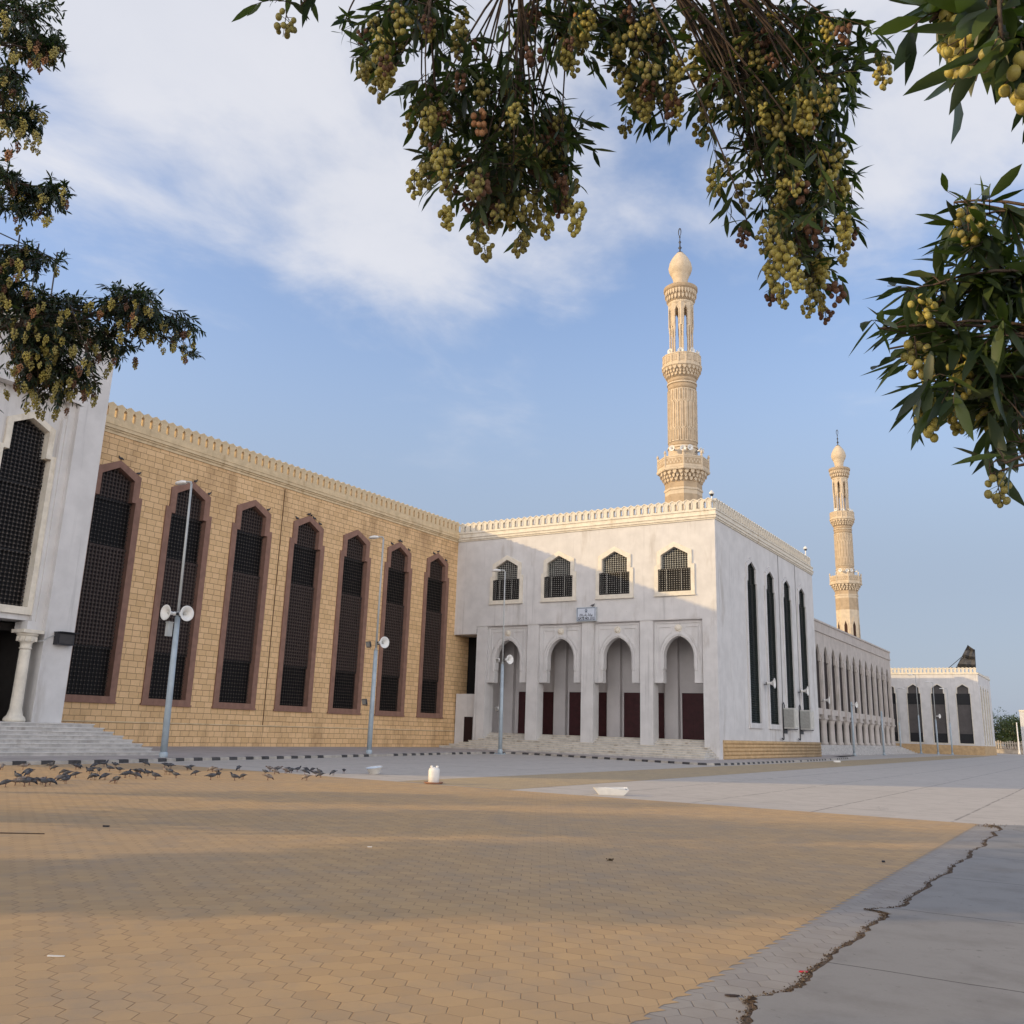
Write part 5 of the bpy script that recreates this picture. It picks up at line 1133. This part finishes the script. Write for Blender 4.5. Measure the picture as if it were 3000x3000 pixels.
def in_frame(p, m=0):
    d = p-EYEP; z = d.dot(fwd)
    if z <= .05: return False
    x, y = 1500+FPX*d.dot(cr)/z, PCY-FPX*d.dot(cu)/z
    return -m < x < 3000+m and -m < y < 3000+m
def build_tree(root, regions, anchor_of, Lf, Wf, rb, leafmat, ncl, clusters, seed, depth_spread, px2m=None, twig_r=.004, dens=1.0):
    """regions: (cx, cy, rx, ry, dist, branches, twigs per branch, leaves per twig, fruit probability); photograph pixels give the spot, dist its depth"""
    rnd = random.Random(seed); lm = MB(); tm = MB(); fr = []; 
    for (cx, cy, rx, ry, dist, nb, ntw, nl, fp) in regions:
        cpos = spot(cx, cy, dist); mpp = dist/FPX                       # metres per photo pixel there
        anc = anchor_of(cx, cy, dist)
        for b in range(nb):
            a = rnd.random()*6.283; q = rnd.random()**.5*.75
            sub = spot(cx+rx*q*math.cos(a), cy+ry*q*math.sin(a), dist+rnd.gauss(0, depth_spread*.6))
            mid = anc.lerp(sub, .55)+Vector((rnd.gauss(0,.06), rnd.gauss(0,.06), .12))*(dist*.12)
            path = [anc.lerp(mid, t_).lerp(mid.lerp(sub, t_), t_) for t_ in (0,.25,.5,.75,1)]
            tm.tube(path, [twig_r*2.2,twig_r*1.9,twig_r*1.6,twig_r*1.3,twig_r], 5)
            for k in range(int(ntw*dens**.5+.5)):
                a = rnd.random()*6.283; q = rnd.random()**.55
                tip = spot(cx+rx*q*math.cos(a), cy+ry*q*math.sin(a), dist+rnd.gauss(0, depth_spread))
                st = path[rnd.choice((2,3,4))].lerp(sub, rnd.random())
                if (tip-st).length > mpp*max(rx, ry)*1.3: tip = st.lerp(tip, .62)
                m2_ = st.lerp(tip, .5)+Vector((0,0,(tip-st).length*.13))
                tp = [st.lerp(m2_, t_).lerp(m2_.lerp(tip, t_), t_) for t_ in (0,.33,.66,1)]
                tm.tube(tp, [twig_r*.75,twig_r*.65,twig_r*.5,twig_r*.3], 4)
                for j in range(int(nl*dens**.5+.5)):
                    f = .25+.75*(j+rnd.random()*.7)/int(nl*dens**.5+.5); i0 = min(2, int(f*3)); p = tp[i0].lerp(tp[min(3,i0+1)], min(1,f*3-i0))
                    d = (tp[min(3,i0+1)]-tp[i0]); d = d.normalized() if d.length > 1e-6 else Vector((0,0,-1))
                    side = Vector((rnd.gauss(0,1), rnd.gauss(0,1), rnd.gauss(0,.8)))
                    dd = d*.8+side.normalized()*.75+Vector((0,0,-.28))
                    s = rnd.uniform(.62, 1.15)
                    add_leaf(lm, p, dd, Vector((rnd.gauss(0,.5), rnd.gauss(0,.5), 1)), Lf*s, Wf*s, 0, rnd.uniform(-.1,.3))
                if rnd.random() < fp:
                    fpt = tp[rnd.choice((2,3))] + (EYEP-tip).normalized()*rnd.uniform(.0, .035)*dist - Vector((0,0,rnd.uniform(0,.012)*dist))
                    if in_frame(fpt): fr.append((dist, fpt))
    part('foliage', lm, leafmat, root, label=None); part('twigs', tm, BARK, root)
    rnd.shuffle(fr); near = fr[:ncl]
    for d_, p in near:
        me = rnd.choice(clusters); inst('fruit_cluster', me, root, p, (rnd.gauss(0,.14), rnd.gauss(0,.14), rnd.random()*6.28), rnd.uniform(.8,1.2))
    return fr[ncl:]
def loose_fruit(root, pts, geos, mats, limit, seed):
    """the clusters past the hundred that are parts of their own, as one mesh"""
    rnd = random.Random(seed); mb = MB()
    for d_, p in pts[:limit]:
        g, mi = rnd.choice(geos); a = rnd.random()*6.28; s = rnd.uniform(.75, 1.15); ca, sa = s*math.cos(a), s*math.sin(a); b = len(mb.v)
        mb.v += [(p.x+x*ca-y*sa, p.y+x*sa+y*ca, p.z+z*s) for x, y, z in g.v]
        mb.f += [tuple(b+i for i in f) for f in g.f]; mb.m += [(mi if m == 0 else len(mats)-1) for m in g.m]; mb.sm += g.sm
    o = part('fruit_clusters', mb, mats, root); o['kind'] = 'stuff'; return o
def trunk_part(root, path, rad, name='trunk'):
    mb = MB(); pts = [Vector(p) for p in path]; P2 = []; R2 = []
    for i in range(len(pts)-1):
        for k in range(4):
            t_ = k/4; P2.append(pts[i].lerp(pts[i+1], t_)+Vector((random.gauss(0,.02), random.gauss(0,.02), 0))); R2.append((rad[i]*(1-t_)+rad[i+1]*t_)*random.uniform(.95,1.06))
    P2.append(pts[-1]); R2.append(rad[-1]); mb.tube(P2, R2, 12); return part(name, mb, BARK, root)

rb = .0078
CL = [cluster_mesh('fruit_cluster', n, rb, [m, BARK], 40+i) for i, (n, m) in enumerate(((17,FRUIT_Y),(13,FRUIT_G),(21,FRUIT_Y),(12,FRUIT_O),(16,FRUIT_G),(9,FRUIT_B),(24,FRUIT_Y),(15,FRUIT_G)))]
K = 1.5528                                   # overview pixels to photograph pixels
near = thing('overhanging_tree', 'near tree hanging dark leaves and yellow green fruit across the top and right', 'tree', (1.9, .5, .01))
random.seed(8)
top = [spot(1400, -200, 3.2), spot(2300, -210, 3.0), spot(900, -180, 3.25)]
trunk_part(near, [(1.9,.5,-.05),(1.85,.55,1.1),(1.6,.75,2.1),(1.3,1.05,2.9)], [.24,.19,.17,.14])
trunk_part(near, [(1.3,1.05,2.9),(.7,1.5,3.5), top[1], top[0], top[2]], [.13,.10,.06,.045,.02], 'limb')
rl = [spot(3350, 700, 2.4), spot(3250, 1000, 2.3)]
trunk_part(near, [(1.6,.75,2.1),(1.2,1.3,2.5), rl[0]], [.10,.06,.03], 'limb')
trunk_part(near, [(1.3,1.05,2.9),(1.0,.4,3.8),(.3,-.6,4.6),(-.5,-1.4,5.0)], [.11,.08,.05,.02], 'limb')
def anc_near(cx, cy, dist):
    if cx > 2500 and cy > 500: return spot(3080+.25*(cx-2500), cy-30, dist)
    return spot(cx*.6+.4*1500+random.uniform(-120,120), min(-60, cy*.25-140), dist+random.uniform(-.1,.2))
def rg(cx, cy, rx, ry, dist, *r): return (cx*K, cy*K, rx*K*1.1, ry*K*1.1, dist, *r)
NR = [
 rg(790,60,130,85,3.2, 5,9,8,0.57), rg(715,110,60,60,3.2, 3,6,6,0.85), rg(900,200,150,95,3.2, 7,9,8,0.63), rg(800,190,70,50,3.1, 2,5,6,1.00),
 rg(930,320,150,80,3.1, 7,9,8,0.80), rg(830,300,75,50,3.1, 3,6,7,1.00), rg(945,410,90,70,3.1, 4,7,6,1.00), rg(1050,250,75,80,3.2, 4,8,8,0.66), rg(1055,370,55,70,3.1, 3,6,6,0.95),
 rg(1080,70,150,80,3.3, 6,9,8,0.57), rg(1230,60,120,75,3.3, 5,8,8,0.72), rg(1225,170,65,95,3.2, 4,6,7,1.00), rg(1420,70,150,85,3.3, 7,9,8,0.53), rg(1400,190,140,70,3.2, 6,8,8,0.57),
 rg(1560,110,110,90,3.1, 5,8,8,0.47), rg(1490,300,120,75,3.1, 6,8,8,0.61), rg(1540,230,85,70,3.1, 4,8,8,0.47), rg(1510,400,110,75,3.0, 6,8,8,0.57), rg(1520,490,85,70,3.0, 4,7,7,0.95), rg(1580,360,60,90,3.0, 3,6,7,0.38), rg(1490,540,45,40,3.0, 2,4,4,1.00), rg(1400,430,35,50,3.0, 1,4,6,0.76),
 rg(500,2,60,22,2.6, 1,4,3,0.76), rg(560,5,25,20,2.6, 1,3,3,0.57), rg(665,60,30,50,3.0, 1,4,4,0.57),
 rg(900,-120,260,90,3.4, 5,8,8,0.38), rg(1300,-140,280,90,3.4, 5,8,8,0.38), rg(1750,-160,260,90,3.0, 5,8,8,0.38), rg(2080,150,120,160,2.4, 4,7,8,0.57),
]
rest = build_tree(near, NR, anc_near, .074, .0165, rb, LEAF, 80, CL, 77, .24, twig_r=.0018, dens=1.1)
FM = [FRUIT_Y, FRUIT_G, FRUIT_O, FRUIT_B, BARK]
loose_fruit(near, rest, [(cluster_geo(n, rb, 140+i), mi) for i, (n, mi) in enumerate(((15,0),(12,1),(19,0),(14,1),(9,3),(16,1),(10,3),(18,0),(11,1)))], FM, 240, 5)
CT = [cluster_mesh('fruit_cluster', n, rb, [m, BARK], 80+i) for i, (n, m) in enumerate(((8,FRUIT_Y),(11,FRUIT_Y),(6,FRUIT_G)))]
NR2 = [ rg(1790,30,90,50,1.55, 2,5,4,.5), rg(1880,100,70,60,1.4, 2,4,4,.4), rg(1790,160,45,40,1.5, 1,3,2,.9), rg(1900,20,60,50,1.5, 2,4,4,.3)]
NR3 = [ rg(1840,430,120,85,2.3, 4,6,7,.22), rg(1780,540,100,70,2.3, 3,5,6,.25), rg(1880,560,80,80,2.3, 5,8,8,.25), rg(1745,650,135,65,2.2, 4,6,6,.2), rg(1870,690,90,90,2.2, 6,7,7,.35), rg(1790,745,95,75,2.1, 3,5,5,.35), rg(1900,790,65,80,2.1, 3,5,5,.35), rg(1885,890,62,56,1.9, 2,3,4,.6), rg(2020,650,110,230,2.3, 5,7,8,.3) ]
build_tree(near, NR2, lambda a_, b_, c_: spot(2960, -190, 1.45), .105, .026, rb, LEAF, 7, CT, 78, .10, twig_r=.002)
build_tree(near, NR3, anc_near, .105, .0225, rb, LEAF, 13, CL[:3]+CT[:1], 79, .16, twig_r=.0022, dens=.62)

# the rest of its crown, over and behind the viewer: it keeps the sky and the sun off the near ground
rnd = random.Random(15); mb = MB(); tw = MB()
for c in range(44):
    v = Vector((rnd.gauss(0,1), rnd.gauss(0,1), rnd.gauss(0,1))).normalized()*rnd.random()**.4
    cc = Vector((2.9+6.2*v.x, -2.3+5.4*v.y, 7.5+2.3*v.z)); m_ = Vector((1.3,.9,3.4)).lerp(cc, .5)+Vector((rnd.gauss(0,.4), rnd.gauss(0,.4), .3)); tw.tube([(1.3,1.0,2.95), Vector((1.3,.9,3.4)).lerp(m_, .45), m_, m_.lerp(cc, .5)+Vector((0,0,.12)), cc], [.055,.042,.03,.02,.008], 6) if c % 4 == 0 and not in_frame(cc, 500) and not in_frame(m_, 300) else None
    for i in range(300):
        u = Vector((rnd.gauss(0,1), rnd.gauss(0,1), rnd.gauss(0,.7))).normalized()*1.25*rnd.random()**.4
        if not in_frame(cc+u, 420): add_leaf(mb, cc+u, u+Vector((0,0,-.3)), Vector((rnd.gauss(0,.5), rnd.gauss(0,.5), 1)), rnd.uniform(.2,.3), .10, 0, .15)
part('crown', mb, LEAF, near); part('crown_branches', tw, BARK, near)

# ---- second tree, farther off at the left
left = thing('fruiting_tree', 'tree at the left edge with fine dark leaves, hanging before the white portal', 'tree', spot(-900, 2400, 11.5).xy.to_3d())
random.seed(12)
tb = spot(-900, 2400, 11.5); tb.z = -.05
trunk_part(left, [tb, tb+Vector((.1,.1,1.5)), tb+Vector((.2,.3,2.9)), spot(-550, 700, 11.3)], [.26,.2,.17,.11])
l1 = spot(-250, 640, 11); l2 = spot(-200, 250, 11); l3 = spot(-160, 950, 10.8)
trunk_part(left, [spot(-550,700,11.3), l1, spot(60, 900, 10.9)], [.08,.05,.025], 'limb')
trunk_part(left, [spot(-550,700,11.3), spot(-420,380,11.2), l2], [.08,.05,.02], 'limb')
trunk_part(left, [tb+Vector((.2,.3,2.9)), spot(-350,1000,11), l3, spot(120, 960, 10.7), spot(330, 900, 10.7), spot(520,960,10.7)], [.09,.06,.04,.03,.018,.008], 'limb')
def anc_left(cx, cy, dist):
    if cy > 780: return spot(min(cx-90, 300)+random.uniform(-60,30), 925+random.uniform(-30,30), dist)
    return spot(-190+random.uniform(-50,20), cy+random.uniform(-60,20), dist)
CS = [cluster_mesh('fruit_cluster', n, .0085, [m, BARK], 60+i) for i, (n, m) in enumerate(((30,FRUIT_G),(24,FRUIT_G),(26,FRUIT_B),(34,FRUIT_Y),(28,FRUIT_G),(26,FRUIT_O)))]
LR = [
 rg(30,35,90,60,11, 4,10,11,.18), rg(50,85,60,35,11, 2,8,10,.3), rg(90,85,45,40,11, 3,9,10,.25), rg(15,170,40,55,11, 3,9,10,.25), rg(45,235,52,36,11, 4,10,10,.3), rg(15,345,40,26,11, 2,6,10,.2), rg(95,372,38,38,11, 3,9,10,.25), rg(35,385,50,34,11, 3,8,10,.2), rg(10,330,18,70,11,2,6,8,.2),
 rg(60,490,72,32,10.9, 4,10,10,.3), rg(20,540,50,40,10.8, 3,9,10,.3), rg(70,590,110,50,10.8, 7,11,11,.3), rg(120,650,110,55,10.7, 8,11,11,.32), rg(60,680,60,50,10.7, 5,10,10,.3), rg(120,725,75,45,10.6, 5,10,10,.35), rg(60,735,28,35,10.6, 2,6,8,.4), rg(230,580,75,45,10.7, 6,10,11,.22), rg(270,610,45,40,10.7, 3,8,10,.3), rg(205,660,50,45,10.7, 3,8,10,.3), rg(345,625,40,35,10.7, 3,8,9,.25), rg(362,660,16,26,10.7, 1,6,7,.4), rg(175,735,22,30,10.6,1,6,7,.3),
 rg(-110,100,110,150,11.2, 6,9,10,.1), rg(-110,420,110,160,11.2, 6,9,10,.1), rg(-100,700,110,120,11, 6,9,10,.1),
]
rest = build_tree(left, LR, anc_left, .088, .022, .0085, LEAF_FAR, 98, CS, 91, .35, twig_r=.004, dens=2.6)
loose_fruit(left, rest, [(cluster_geo(n, .0085, 160+i), mi) for i, (n, mi) in enumerate(((22,1),(26,1),(18,1),(24,0),(20,3)))], FM, 230, 6)

# ---- trees out of frame on the sun's side; their shade falls over the foreground
def crown_tree(name, label, base, h0, h1, rad, n, Lf, m, seed, group=None, cl=14):
    t = thing(name, label, 'tree', base, 0, group); rnd = random.Random(seed); b = Vector(base)
    random.seed(seed); trunk_part(t, [b, b+Vector((.05,.05,h0*.6)), b+Vector((0,.1,(h0+h1)/2))], [rad*.08,rad*.065,rad*.03])
    mb = MB(); tw = MB()
    for c in range(cl):
        a = rnd.random()*6.283; rr = rad*rnd.random()**.5*.8; z = h0+(h1-h0)*rnd.uniform(.12,.9); k = 1-abs((z-h0)/(h1-h0)-.45)*.9
        cc = b+Vector((rr*k*math.cos(a), rr*k*math.sin(a), z)); cr_ = rad*rnd.uniform(.26,.46)
        tw.tube([b+Vector((0,.08,h0*.7)), (b+Vector((0,0,h0)) + cc)/2, cc], [rad*.025,rad*.018,rad*.008], 5)
        for i in range(n//cl):
            v = Vector((rnd.gauss(0,1), rnd.gauss(0,1), rnd.gauss(0,.75))).normalized()*cr_*rnd.random()**.4
            add_leaf(mb, cc+v, v+Vector((rnd.gauss(0,.3), rnd.gauss(0,.3), -.2*cr_)), Vector((rnd.gauss(0,.6), rnd.gauss(0,.6), 1)), Lf*rnd.uniform(.7,1.2), Lf*.34, 0, .15)
    part('crown', mb, m, t); part('branches', tw, BARK, t); return t
def up_sun(wv, tv, z=0.0):                  # a spot given across (wv) and along (tv) the sun's path over the ground
    return (tv*.682-wv*.731, tv*.731+wv*.682, z)
for i, (wv, tv, h0, h1, rad, n) in enumerate(((11.6,-15.5,2.0,8.6,3.5,11000),(16.9,-13.0,2.0,7.0,2.8,5200),(3.9,-14.5,2.0,8.0,2.7,8000),(22.5,-14.0,3.2,6.4,1.9,1500))):
    crown_tree('shade_tree', 'leafy tree behind the viewer on the sunny side of the plaza', up_sun(wv, tv), h0, h1, rad, n, .34, LEAF_FAR, 300+i, 'shade trees behind the viewer', 18)

# ---- far right: trees, fence, white posts
GREENF = leaf_mat('leaf_distant', (.028,.048,.022), (.07,.095,.04))
for i, (px, h1, rad, Y, lb) in enumerate(((1655,8.6,4.6,232,'dark green tree beside the far white building'),(1790,6.9,4.2,236,'rounded green tree at the middle of the far tree line'),(1850,7.6,3.6,228,'green tree left of the thin white pole'),(1925,7.2,4.2,238,'green tree at the right edge of the view'))):
    p = at_Y(*c7(px, 1450), Y); crown_tree('far_tree', lb, (p.x, Y, 0), 1.6, h1, rad, 2600, .5, GREENF, 500+i, 'trees beyond the far building', 16)
t = thing('picket_fence', 'pale upright slatted fence below the far green trees', 'fence', (-17, 215, 0))
mb = MB(); xl = at_Y(*c7(1685,1450), 215).x; xr = at_Y(*c7(2050,1450), 215).x
for i in range(int((xr-xl)/.42)): mb.box(xl+.42*i, xl+.42*i+.24, 214.9, 215.1, .9, 2.35+.12*math.sin(i*1.3))
mb.box(xl, xr, 214.95, 215.05, 1.9, 2.05); mb.box(xl, xr, 215.11, 215.2, 0, .9); part('slats', mb, mat('fence_pale', (.42,.36,.29), .85, .2, 1), t)
def thin_post(px, Y, h, label):
    p = at_Y(*c7(px, 1450), Y); t = thing('white_pole', label, 'pole', (p.x, Y, 0)); mb = MB(); mb.lathe([(.22,0),(.2,.3),(.13,.4),(.10,h)], 10); part('shaft', mb, WHITE, t, local=True)
    mb = MB(); mb.lathe([(.10,h),(.13,h+.02),(.10,h+.12),(.02,h+.16)], 10); part('cap', mb, WHITE, t, local=True)
thin_post(1888, 205, 5.7, 'thin white pole in front of the far green trees')
p = at_Y(*c7(1921,1450), 190)
t = thing('white_gatehouse', 'narrow pale tower cut by the right edge of the view', 'building', (p.x, 192, 0))
mb = MB(); mb.box(p.x, p.x+3, 190, 194, 0, 7.4); part('wall', mb, STUCCO, t)
mb = MB(); mb.box(p.x-.06, p.x+3.1, 189.9, 194.1, 7.4, 7.7); part('roof', mb, CREAM, t)
